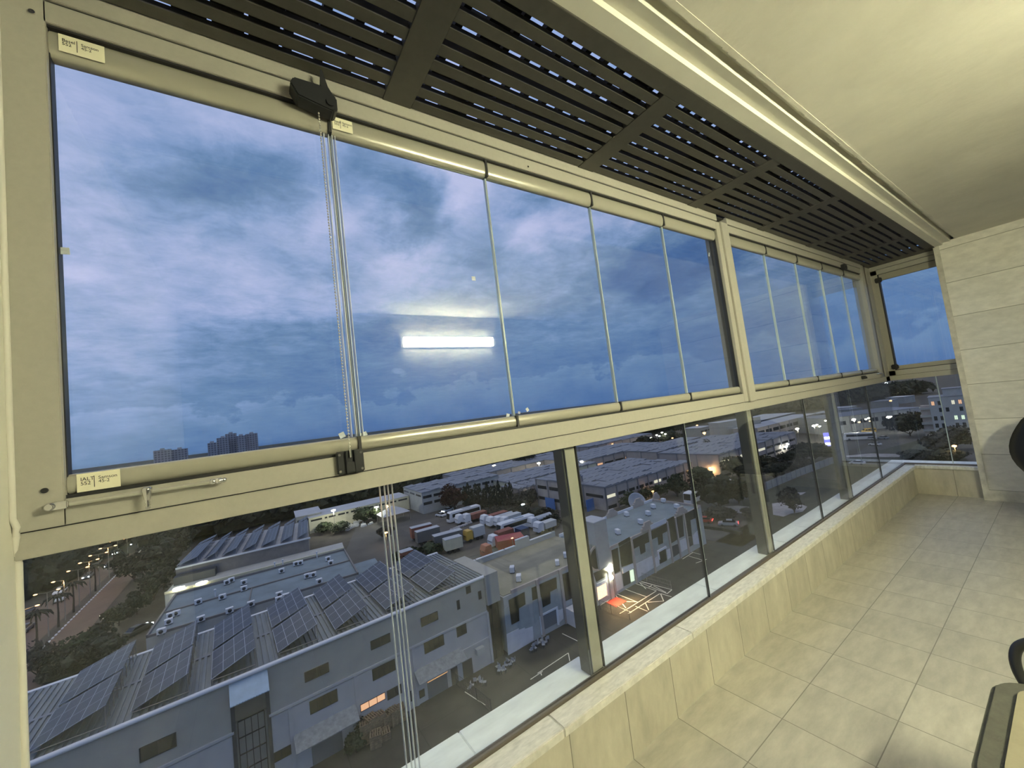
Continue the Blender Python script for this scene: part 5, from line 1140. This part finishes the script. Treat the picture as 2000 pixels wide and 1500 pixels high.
T = [(*K7(1450, 690), 5, 4.5, 'leaf_dull', 'thin bare-looking bush under the small lamp right of the cypresses'), (*K7(1600, 680), 6, 4.5, 'leaf_dull', 'dull brown tree left of the block with the blue door'), (*K7(1500, 800), 3, 4, 'leaf_dark', 'low dark scrub behind the near coach'), (*K7(1720, 820), 3, 4.5, 'leaf_dark', 'low dark scrub below the blue door block'), (*K7(1850, 900), 2.5, 4, 'leaf_dark', 'low scrub near the window post behind the sandy roof'),
 (*K7(1520, 250), 12, 8, 'leaf_dark', 'tall tree by the white marquee far behind the cypress row'), (*K8(740, 1160), 5.5, 3.0, 'leaf_mid', 'green tree before the pale factory, left one'), (*K8(960, 1060), 4.6, 2.8, 'leaf_mid', 'tree lit orange by a streetlamp before the pale factory'), (*K8(1120, 1020), 4.8, 2.8, 'leaf_mid', 'yellow lit tree right of the orange one'), (*K8(1360, 1000), 7.5, 4.6, 'leaf_mid', 'big green tree before the pale factory, left of the pane joint'),
 (*K8(960, 400), 9, 8, 'leaf_dark', 'dark tree between the far sheds above the pale factory'), (*K8(1280, 330), 9, 9, 'leaf_dark', 'dark wide tree near the far white lights'), (*K8(1300, 190), 14, 10, 'leaf_dark', 'tall dark tree left of the far billboard'), (*K9(300, 1200), 7, 5.2, 'leaf_mid', 'tree glowing orange right of the pane joint'), (*K9(200, 920), 10, 3, 'leaf_dark', 'dark palm-like tree behind the glowing tree, left'), (*K9(370, 900), 11, 3, 'leaf_dark', 'dark palm-like tree behind the glowing tree, right'),
 (*K9(770, 1110), 8.5, 6.0, 'leaf_dark', 'large dark tree left of the second window post'), (*K10(500, 640), 9.5, 7.2, 'leaf_dark', 'spreading dark tree above the two cars'), (*K10(760, 560), 7, 5, 'leaf_dark', 'dark tree right of the spreading one, by the second post'), (*K10(500, 740), 2.2, 4.6, 'leaf_dull', 'low bush ring below the spreading tree'), (*K10(1480, 680), 6.5, 3.2, 'leaf_dull', 'shaggy brown bush on the pale stone patch'), (*K10(940, 760), 3, 2.6, 'leaf_dull', 'small bare shrub left of the second post'),
 (*K9(1130, 1010), 6, 4, 'leaf_dark', 'dark tree just right of the second post'), (*K9(1235, 1115), 6, 4.6, 'leaf_dark', 'dark green tree behind the pale fence'), (*K9(1450, 900), 5, 5, 'leaf_dark', 'bushes by the lit forecourt, left'), (*K9(1560, 870), 6, 4.6, 'leaf_dark', 'bushes by the lit forecourt, middle'), (*K9(1750, 850), 7, 7, 'leaf_dark', 'wide tree before the third window post'), (*K9(1450, 1010), 4, 4, 'leaf_dull', 'scrub behind the pale fence, left'), (*K9(1570, 970), 4, 4, 'leaf_dull', 'scrub behind the pale fence, right'),
 (*K11(1190, 880), 11, 9, 'leaf_dark', 'big round dark tree left of the apartment building'), (*K11(1120, 400), 12, 10, 'leaf_dark', 'far dark trees behind the station hall, left'), (*K11(1330, 330), 14, 10, 'leaf_dark', 'far dark trees above the apartment roof'), (*K11(1780, 1060), 9, 6.5, 'leaf_dull', 'brown tree before the apartment building, right'), (*K11(1560, 1090), 6, 5.5, 'leaf_dull', 'low brown tree before the apartment building, left'), (*K11(1250, 1180), 3, 6, 'leaf_dark', 'low dark hedge along the bottom of the end pane'), (*K11(1680, 1200), 3.5, 6, 'leaf_dark', 'low dark hedge right by the stone wall'),
 (238, 1118, 6, 3.2, 'leaf_dark', 'dark tree beside the road, farthest of the clump'), (262, 1135, 7, 3.6, 'leaf_dark', 'dark tree in the middle of the clump by the road'), (300, 1135, 10, 5, 'leaf_dark', 'tall dark tree left of the solar shed'), (325, 1118, 11, 6, 'leaf_dark', 'dark tree touching the solar shed'), (335, 1085, 12, 7, 'leaf_dark', 'dark tree behind the solar shed, left'), (300, 1172, 8, 3.6, 'leaf_dark', 'bare-trunked tree at the corner of the teal roof'), (320, 1152, 8, 3.6, 'leaf_dark', 'tree between teal roof and dark annex'), (268, 1200, 5, 3, 'leaf_dark', 'dark bush left of the teal roof'), (232, 1222, 4, 3, 'leaf_dark', 'low tree by the headlights left of the teal roof'),
 (190, 1262, 4, 3, 'leaf_dark', 'bushy tree between road and workshop'), (150, 1285, 4, 3, 'leaf_mid', 'green tree left of the workshop roof'), (115, 1318, 4, 2.6, 'leaf_dark', 'dark tree near the left edge'), (200, 1295, 4.5, 3.4, 'leaf_dark', 'dark tree just behind the first solar array'), (75, 1325, 6, 2.4, 'leaf_dull', 'bare brown tree at the very left edge'), (160, 1310, 4, 4, 'leaf_dark', 'low bush left of the first solar array'),
 (632, 1042, 4, 3.5, 'leaf_mid', 'green bush before the floodlit wall, left'), (665, 1040, 3.5, 3.5, 'leaf_mid', 'green bush before the floodlit wall, middle'), (712, 1022, 6, 4, 'leaf_mid', 'pale green tree at the end of the floodlit wall'), (735, 1018, 5, 3, 'leaf_mid', 'pale green tree beside the floodlights'), (752, 1052, 3.5, 3.0, 'leaf_dull', 'round bush on the junction island under the orange lamp'), (698, 1470, 2.0, 1.3, 'leaf_mid', 'clipped dark bush beside the pallets'), (705, 1440, 2.6, 1.1, 'leaf_dark', 'second dark bush behind the clipped one'), (795, 1092, 2.5, 4, 'leaf_mid', 'green scrub between trailers and solar roof'), (845, 1080, 2.5, 4, 'leaf_mid', 'green scrub below the long trailer')]
for x, y, h, r_, m, lab in T: tree(x, y, h, r_, m, lab, 'tree', None)
# woodland on the far slopes
def wood(name, pts, n, h, r_, m, lab):
    b = MB(); rg = random.Random(len(pts)+n)
    for i in range(n):
        u, v = rg.random(), rg.random(); A, B_, C_, D_ = [gp(*p) for p in pts]
        p = (A*(1-u)+B_*u)*(1-v)+(D_*(1-u)+C_*u)*v; s = r_*rg.uniform(.7, 1.4)
        b.blob((p.x, p.y, GZ+h*.4), s*.8, s*.8, h*rg.uniform(.4, .6), .3, 1, rg)
        for k in range(26):
            a = rg.uniform(0, 6.28); vv = rg.uniform(0, 1); q = math.sqrt(1-vv*vv); c_ = Vector((p.x+s*q*math.cos(a), p.y+s*q*math.sin(a), GZ+h*.4+h*.6*vv)); e1 = Vector((rg.gauss(0, 1), rg.gauss(0, 1), rg.gauss(0, 1))).normalized()*s*.22; e2 = e1.orthogonal().normalized()*e1.length*.7
            b._a([c_-e1, c_+e2, c_+e1, c_-e2], [(0, 1, 2, 3)])
    return tag(b.build(name, m), lab, 'woodland', kind='stuff')
wood('woodland', [(50, 1185), (225, 1068), (285, 1040), (50, 1090)], 330, 7, 4.5, 'leaf_dark', 'dark woodland on the slope beyond the left side of the road')
wood('woodland', [(345, 1062), (800, 955), (1050, 905), (330, 1025)], 700, 9, 9, 'leaf_dark', 'dark woodland behind the solar shed and the cream building')
wood('woodland', [(1110, 880), (1400, 815), (1450, 800), (1110, 868)], 500, 12, 16, 'leaf_dark', 'distant dark treetops just under the transom in the middle')
wood('woodland', [(1480, 815), (1640, 790), (1800, 768), (1480, 806)], 300, 14, 16, 'leaf_dark', 'distant treetops at the right under the transom')
wood('verge_shrubs', [(70, 1340), (150, 1310), (200, 1235), (130, 1285)], 45, 1.4, 1.2, 'leaf_dull', 'ragged shrubs on the verge between road and workshop')
wood('lot_scrub', K7 and [K7(1000, 760), K7(1900, 980), K7(1900, 800), K7(1300, 700)], 90, 1.4, 2.2, 'leaf_dull', 'low scrub on the slope behind the near coach')
# distant small workshops filling the town
far = [(x, y) for x, y in sorted([(610, 968), (690, 950), (735, 972), (930, 921), (955, 926), (985, 918), (1015, 920), (1040, 926), (1060, 912), (1080, 918), (1115, 895), (1140, 890), (1165, 882), (1190, 880), (1240, 872), (1262, 868), (1300, 870), (1325, 865), (1362, 856), (1378, 862), (1395, 858), (1420, 862), (1440, 852), (1495, 842), (1530, 824), (1555, 818), (1580, 812), (1625, 806), (1650, 802), (1690, 792), (1735, 783), (1765, 775), (1735, 760), (1780, 752), (1640, 800)])]
def _foot(o):
    q = [o.matrix_world @ Vector(c) for c in o.bound_box]; return (min(p.x for p in q), max(p.x for p in q), min(p.y for p in q), max(p.y for p in q))
bpy.context.view_layer.update()
for o in bpy.data.objects:                     # keep the small far blocks clear of everything already standing
    if o.type == 'MESH' and o.parent and o.parent.get('category') in ('building', 'tower block', 'tree', 'bus', 'truck') and o.name.split('.')[0] in ('wall', 'crown', 'body', 'upper_storey'): FOOT.append((o.name, _foot(o)))
k = 0
for x, y in far:
    for t_ in range(3):
        r_ = cblock('workshop', 'small distant workshop among the far town blocks, %s from the left' % ORD[k], (x+t_*9, y-t_*2), RT.uniform(4.5, 7.5), RT.uniform(12, 26)/(1+.3*t_), RT.uniform(10, 18)/(1+.2*t_), RT.choice(['render_pink', 'render_white', 'render_grey', 'concrete_dark']), RT.choice(['roof_blue', 'roof_white', 'roof_blue']), RT.uniform(-.4, .2), group='distant workshops', skip=True)
        if r_: k += 1; break
# scrap yard junk and marquee
p = pz(*K6(1450, 640), GZ+4); t = tag(thing('marquee', loc=(p.x, p.y, GZ)), 'white pointed marquee roof right of the floodlit wall', 'marquee')
MB()._a([(-5, -4, 3), (5, -4, 3), (5, 4, 3), (-5, 4, 3), (0, 0, 5.6)], [(0, 1, 4), (1, 2, 4), (2, 3, 4), (3, 0, 4), (3, 2, 1, 0)]).build('canopy', 'roof_white', t, local=True)
for x in (-4.8, 4.8):
    for y in (-3.8, 3.8): MB().cyl((x, y, 0), (x, y, 3), .1, n=6).build('post', 'pole_metal', t, local=True)
jk = MB(); rg = random.Random(5)
for i in range(60):
    u, v = rg.random(), rg.random(); q = gp(628+60*u+40*v, 1036-14*u+4*v-6*rg.random()); s = rg.uniform(.3, 1.1); jk.hexa([(q.x+a*s, q.y+b*s, GZ) for a, b in ((-1, -.5), (1, -.7), (.8, .6), (-.9, .5))], [(q.x+a*s*.8, q.y+b*s*.7, GZ+s*rg.uniform(.4, 1.1)) for a, b in ((-1, -.5), (1, -.7), (.8, .6), (-.9, .5))])
tag(jk.build('scrap_pile', 'tarp_pale'), 'pale scrap and rubble lying before the floodlit wall', 'scrap', kind='stuff')
# pallets and yard clutter
pal = None
def pallet_stack(n, px, py, lab, rz):
    p = gp(px, py); t = tag(thing('pallet_stack', loc=(p.x, p.y, GZ+.03), rz=rz), lab, 'pallets', 'pallet stacks by the workshop wall')
    for k in range(n):
        b = MB(); z = k*.16+.0
        for x in (-.5, -.25, 0, .25, .5): b.box(x-.07, x+.07, -.6, .6, z+.11, z+.14)
        for y in (-.55, 0, .55): b.box(-.58, .58, y-.05, y+.05, z, z+.11)
        b.build('pallet', 'wood_pallet', t, local=True)
for i, (px, py, n) in enumerate(((716, 1448, 13), (728, 1440, 14), (742, 1428, 12), (756, 1420, 9), (770, 1412, 10), (782, 1405, 9), (735, 1455, 8), (752, 1442, 5))):
    pallet_stack(n, px, py, 'stack of wooden pallets in the yard, %s' % ['leftmost', 'tall one next to the leftmost', 'third along the wall', 'fourth along the wall', 'fifth along the wall', 'rightmost by the wall', 'nearest low one', 'second near low one'][i], RT.uniform(-.3, .3))
def yard_chair():
    t = thing('garden_chair'); MB().box(-.22, .22, -.22, .22, .40, .44).build('seat', 'veh_silver', t, local=True); MB().box(-.22, .22, .18, .22, .44, .85).build('backrest', 'veh_silver', t, local=True)
    for x in (-.2, .2):
        for y in (-.2, .2): MB().cyl((x, y, 0), (x, y, .40), .02, n=5).build('leg', 'pole_metal', t, local=True)
    return t
yc = yard_chair(); used = [False]
for grp, c, n in (('before the tall brown stair glazing', P5(1370, 925), 9), ('by the dark side door', P5(1040, 1130), 10), ('beside the garage ramp', P5(760, 1300), 6)):
    for i in range(n):
        p = gp(c[0]-18+36*(i+.5)/n, c[1]+10-20*(i+.5)/n+RT.uniform(-7, 7)); place(yc, used, (p.x, p.y, GZ+.03), RT.uniform(0, 6), 'loose pale yard chair %s, %s one from the left' % (grp, ORD[i]), 'chair', 'loose chairs %s' % grp)
# fences
def fence(name, pts, h, m, lab, posts=True, panel=2.4, thick=.12, ht=None, group=None):
    P = [gp(*q) for q in pts]; t = tag(thing(name, loc=tuple(P[0])), lab, 'fence')
    for a, b in zip(P, P[1:]):
        L_ = (b-a).length; n = max(1, int(L_/panel)); d = (b-a)/n; ang = math.atan2(d.y, d.x)
        s = MB()
        for i in range(n):
            c = a-P[0]+d*i; dn = d.normalized(); q = Vector((-dn.y, dn.x, 0))*thick/2
            c2 = c+d*.985; s.hexa([c-q, c2-q, c2+q, c+q], [v+Vector((0, 0, h)) for v in (c-q, c2-q, c2+q, c+q)])
            if posts: MB().box(c.x-.09, c.x+.09, c.y-.14, c.y+.14, 0, h+.12).build('post', 'pilaster', t, local=True)
        s.build('panels', m, t, local=True)
    return t
fence('wall_fence', [K9(1120, 1245), K9(1560, 1060), K9(2040, 880)], 2.4, 'render_white', 'long pale concrete fence running between field and scrub', True, 3.2)
fence('hedge_wall', [K10(260, 870), K10(560, 905), K10(790, 960)], .7, 'leaf_dull', 'low brown planted strip in front of the two cars', False, 3, 1.2)
def mesh_fence(pts, h, lab, m='tank_dark'):
    P = [gp(*q) for q in pts]; t = tag(thing('wire_fence', loc=tuple(P[0])), lab, 'fence')
    s = MB(); 
    for a, b in zip(P, P[1:]):
        L_ = (b-a).length; n = max(1, int(L_/2.2))
        for i in range(n+1): c = a+(b-a)*i/n-P[0]; MB().cyl((c.x, c.y, 0), (c.x, c.y, h), .05, n=6).build('post', m, t, local=True)
        k = int(L_/.25)
        for i in range(k): c = a+(b-a)*i/k-P[0]; s.box(c.x-.012, c.x+.012, c.y-.012, c.y+.012, .1, h)
        for z in (.15, h*.5, h-.05): s.cyl((a.x-P[0].x, a.y-P[0].y, z), (b.x-P[0].x, b.y-P[0].y, z), .02, n=4)
    s.build('wires', m, t, local=True); return t
mesh_fence([P2(345, 1440), P2(490, 1500), P2(720, 1575)], 1.6, 'dark wire fence below the painted parking bays')
mesh_fence([P2(790, 1040), P2(1090, 1130), P2(1250, 1180)], 1.4, 'thin pale fence along the parking bays', 'pole_metal')
mesh_fence([P5(560, 1290), P5(760, 1440), P5(900, 1560)], 1.5, 'dark fence beside the garage ramp in the yard')
fence('railing', [K7(1110, 1373), K7(1420, 1272)], .01, 'trim_white', 'hidden', False) if False else None
# ------------------------------------------------------------------ streetlights
def street_lamp(loc, h, heads, m, lab, energy=0, col=(1, .55, .2), group=None, hs=.28, cat='streetlight'):
    t = tag(thing('street_lamp', loc=loc), lab, cat, group)
    MB().cyl((0, 0, 0), (0, 0, h), .10, .06, n=7).build('pole', 'pole_metal', t, local=True)
    for dx in heads:
        if abs(dx) > .05: MB().cyl((0, 0, h), (dx, 0, h+.25), .04, n=5).build('arm', 'pole_metal', t, local=True)
        MB().blob((dx, 0, h+.18), hs*1.5, hs, hs*.6, 0, 1).build('lamp_head', m, t, local=True)
    if energy:
        l = bpy.data.lights.new('street_light', 'POINT'); l.energy = energy; l.color = col; l.shadow_soft_size = .4
        lo = bpy.data.objects.new('street_light', l); COL.objects.link(lo); lo.parent = t; lo.location = (0, -.2, h-.6)
    return t
patch('ground_13', 'road_surface', [(-46, 70), (-46, 1100), (-29.3, 1100), (-29.3, 70)], .05, False)
patch('ground_14', 'earth', [(-36.8, 70), (-36.8, 1100), (-34.9, 1100), (-34.9, 70)], .12, False)
kb = MB(); y = 80
while y < 420: kb.box(-34.8, -34.55, y, y+.8, GZ+.05, GZ+.25); y += 1.7
tag(kb.build('kerb_blocks', 'trim_white'), 'row of short pale kerb blocks along the road median', 'kerb', kind='stuff')
ys = [115, 125, 134, 143, 151, 159, 168, 178, 190, 205, 225, 250, 285, 330]
for i, y in enumerate(ys):
    street_lamp((-35.8, y, GZ), 8.8, (-1.6, 1.6) if i != 2 else (-1.6,), 'glow_warm', '%s orange streetlamp along the road median, counted from the near end' % ORD[i], 520 if i % 2 == 0 else 0, group='streetlamps on the median', hs=.15+.0007*y)
for i, (y, dx, hdl) in enumerate([(118, -44.8, 0), (127, -44.6, 0), (134, -41.8, 0), (146, -44.8, 0), (155, -42, 0), (164, -44.6, 0), (176, -42, 1), (186, -39.4, 1), (196, -44.6, 0), (207, -42, 1), (220, -39.4, 1), (236, -44.6, 1), (252, -42, 1), (275, -39.4, 1), (300, -42, 1)]):
    c = car(['veh_silver', 'veh_white', 'veh_grey', 'veh_dark'][i % 4], head=bool(hdl)); c.location = (dx, y, GZ+.06); c.rotation_euler = (0, 0, -PI/2)
    tag(c, 'car in the queue on the road, %s from the near end' % ['first', 'second', 'third', 'fourth', 'fifth', 'sixth', 'seventh', 'eighth', 'ninth', 'tenth', 'eleventh', 'twelfth', 'thirteenth', 'fourteenth', 'fifteenth'][i], 'car', 'cars on the road')
for i, (x, y) in enumerate(((-35.8, 119.5), (-35.8, 130), (-35.8, 139), (-35.8, 155), (-35.8, 173))):
    t = tag(thing('palm_tree', loc=(x, y, GZ)), '%s slim dark palm on the median between streetlamps' % ['nearest', 'second', 'third', 'fourth', 'farthest'][i], 'palm', 'palms on the median')
    MB().tube([(0, 0, 0), (.1, 0, 3), (0, .1, 6.2)], [.22, .16, .14], 7).build('trunk', 'bark', t, local=True)
    f = MB()
    for k in range(12):
        a = k*.524; f.tube([(0, 0, 6.1), (.9*math.cos(a), .9*math.sin(a), 6.8), (1.9*math.cos(a), 1.9*math.sin(a), 6.3), (2.4*math.cos(a), 2.4*math.sin(a), 5.4)], [.06, .20, .16, .03], 4)
    f.build('fronds', 'leaf_dark', t, local=True)
# single lamps: pixel of the lit head, pixel of the foot, glow, energy
SL = [((1004, 1052), (1004, 1082), 'glow_warm', 0, 'orange-lit pole behind the railing of the sandy roof'), ((1276, 961), (1277, 975), 'glow_warm', 420, 'streetlamp pole glowing orange in the tree before the pale factory'), ((1386, 915), (1390, 938), 'glow_warm', 900, 'streetlamp hidden in the orange glowing tree right of the joint'),
 ((757, 1041), (756, 1066), 'glow_warm', 220, 'orange lamp on the junction island left of the trailers'), ((656, 997), (655, 1040), 'glow_white', 2300, 'dazzling floodlight at the middle of the cream wall'), ((738, 991), (738, 1020), 'glow_white', 1100, 'yellowish floodlight at the right end of the cream wall'), ((725, 990), (725, 1010), 'glow_white', 0, 'smaller floodlight left of the yellowish one'),
 ((967, 910), (968, 935), 'glow_white', 800, 'white lamp over the pointed white roof beyond the cypresses'), ((1056, 905), (1056, 935), 'glow_white', 1300, 'starry white lamp above the blue door block'), ((1030, 963), (1031, 985), 'glow_white', 300, 'oblong white lamp right of the cypress row'), ((1023, 986), (1023, 998), 'glow_cool', 60, 'small low lamp in the bare bushes'),
 ((1139, 902), (1140, 925), 'glow_white', 1500, 'leftmost floodlight on the far shed beyond the factory'), ((1177, 893), (1178, 912), 'glow_white', 1500, 'middle floodlight on the far shed beyond the factory'), ((1218, 883), (1219, 900), 'glow_white', 1500, 'rightmost floodlight on the far shed beyond the factory'), ((1193, 920), (1193, 935), 'glow_cool', 0, 'white lamp on the factory roof by the red sheet'),
 ((1199, 868), (1199, 878), 'glow_warm', 0, 'left orange lamp by the far low wall'), ((1215, 872), (1215, 882), 'glow_warm', 0, 'middle orange lamp by the far low wall'), ((1232, 867), (1232, 880), 'glow_warm', 600, 'bright orange lamp at the end of the far low wall'), ((1260, 855), (1260, 866), 'glow_warm', 0, 'leftmost lamp of the far bright cluster'), ((1275, 856), (1275, 866), 'glow_white', 1500, 'biggest white lamp of the far bright cluster'), ((1286, 850), (1286, 862), 'glow_white', 0, 'third lamp of the far bright cluster'),
 ((1297, 845), (1297, 860), 'glow_white', 0, 'highest lamp of the far bright cluster'), ((1303, 848), (1303, 860), 'glow_white', 0, 'lamp right of the highest in the far cluster'), ((1291, 852), (1291, 862), 'glow_cool', 0, 'small lamp below the highest in the far cluster'), ((1317, 856), (1317, 868), 'glow_warm', 0, 'lone warm lamp right of the far cluster'), ((1365, 831), (1365, 842), 'glow_warm', 0, 'far orange lamp left of the billboard'), ((1398, 829), (1398, 842), 'glow_warm', 0, 'far orange lamp at the left edge of the billboard'), ((1379, 846), (1379, 856), 'glow_warm', 500, 'orange lamp before the far white house'),
 ((1418, 846), (1418, 852), 'glow_window', 0, 'left lamp under the billboard'), ((1426, 846), (1426, 852), 'glow_window', 0, 'right lamp under the billboard'), ((1519, 869), (1519, 884), 'glow_cool', 500, 'leftmost white lamp of the forecourt'), ((1533, 871), (1533, 886), 'glow_cool', 0, 'second white lamp of the forecourt'), ((1539, 873), (1539, 888), 'glow_cool', 500, 'third white lamp of the forecourt'), ((1543, 868), (1543, 884), 'glow_cool', 0, 'rightmost white lamp of the forecourt'),
 ((1563, 838), (1563, 860), 'glow_white', 1200, 'tall white lamp at the corner of the pink block'), ((1595, 832), (1595, 850), 'glow_white', 900, 'left lamp of the three by the third post'), ((1601, 830), (1601, 850), 'glow_white', 0, 'middle lamp of the three by the third post'), ((1606, 833), (1606, 850), 'glow_white', 0, 'right lamp of the three by the third post'), ((1618, 822), (1618, 840), 'glow_white', 0, 'single lamp behind the third post'),
 ((1673, 820), (1673, 838), 'glow_white', 900, 'bright lamp left of the green sign'), ((1697, 819), (1697, 838), 'glow_white', 0, 'lamp right of the green sign'), ((1703, 817), (1703, 838), 'glow_white', 0, 'second lamp right of the green sign'), ((1683, 825), (1683, 838), 'glow_warm', 0, 'orange lamp below the green sign'), ((1705, 823), (1705, 838), 'glow_warm', 0, 'small orange lamp right below the green sign'), ((1741, 815), (1741, 832), 'glow_white', 300, 'left of two lamps at the end of the station hall'), ((1745, 814), (1745, 832), 'glow_white', 0, 'right of two lamps at the end of the station hall'),
 ((1735, 748), (1735, 758), 'glow_cool', 0, 'left far lamp just below the end transom'), ((1742, 750), (1742, 758), 'glow_cool', 0, 'second far lamp just below the end transom'), ((1760, 748), (1760, 758), 'glow_cool', 0, 'right far lamp just below the end transom'), ((1743, 783), (1743, 790), 'glow_warm', 0, 'far orange lamp above the station roof'), ((1892, 872), (1870, 895), 'glow_warm', 500, 'orange lamp close to the stone wall edge'), ((203, 1213), (203, 1222), 'glow_white', 120, 'bright headlight-like lamp left of the teal roof')]
for hd_, ft, m, en, lab in SL:
    if hd_[1] < 905 and hd_[0] > 1130 and ft[0] < 1880: ft = (ft[0], ft[1]+(12 if hd_[1] < 860 else 7))
    b = gp(*ft); r = ray(*hd_); k = math.hypot(b.x, b.y)/math.hypot(r.x, r.y); hh = max(2.0, r.z*k+CAMZ-GZ); dist = math.hypot(b.x, b.y)
    street_lamp((b.x, b.y, GZ), hh, (0,), m, lab, en*(2.2 if dist > 200 else 1), (1, .6, .25) if m == 'glow_warm' else (1, .95, .75), None, .0027*dist*(1.3 if en else .85), 'lamp')
# lit signs of the filling station
for nm, px, py, w_, h_, m, lab in (('station_sign', 1618.5, 858, 3, 5.4, 'glow_blue', 'tall blue and white lit sign beside the third window post'), ('station_sign', 1686, 815.5, 7, 1.8, 'glow_green', 'green lit sign on the station hall')):
    p = pz(px, py, GZ+7); t = tag(thing(nm, loc=(p.x, p.y, GZ), rz=-.9), lab, 'sign'); MB().box(-w_/2, w_/2, -.3, .3, 7-h_/2, 7+h_/2).build('panel', m, t, local=True)
    if m == 'glow_blue':
        for z in (7.6, 5.2): MB().box(-w_/2, w_/2, -.34, -.3, z-.45, z+.45).build('white_band', 'glow_cool', t, local=True)
    else: MB().box(-w_/2, w_/2, -.34, -.3, 4.9, 5.8).build('white_band', 'glow_white', t, local=True)
    for x in (-w_*.3, w_*.3): MB().cyl((x, 0, 0), (x, 0, 7-h_/2), .15, n=6).build('post', 'pole_metal', t, local=True)
put(coach('veh_white'), K11(470, 930), K11(600, 925), 'white bus parked at the filling station', 'bus'); put(car('veh_yellow', van=True), K11(620, 840), K11(680, 835), 'yellowish van lit up right below the green sign', 'van')
for i, (X, Y) in enumerate(((430, 845), (640, 925), (700, 1000), (800, 915), (470, 1245), (90, 1095), (60, 1060))): put(car(['veh_white', 'veh_silver'][i % 2]), K11(X, Y), K11(X+60, Y+3), 'pale parked car near the filling station, %s of seven' % ORD[i], 'car', 'cars near the filling station')
put(car('veh_dark', brake=True), K11(70, 1145), K11(170, 1150), 'dark car with two red tail lights left of the third post', 'car')
put(car('veh_silver', head=True), K9(1370, 770), K9(1450, 775), 'silver car under the forecourt lamps', 'car'); put(car('veh_grey'), K9(1240, 880), K9(1300, 880), 'grey car below the forecourt lamps', 'car')
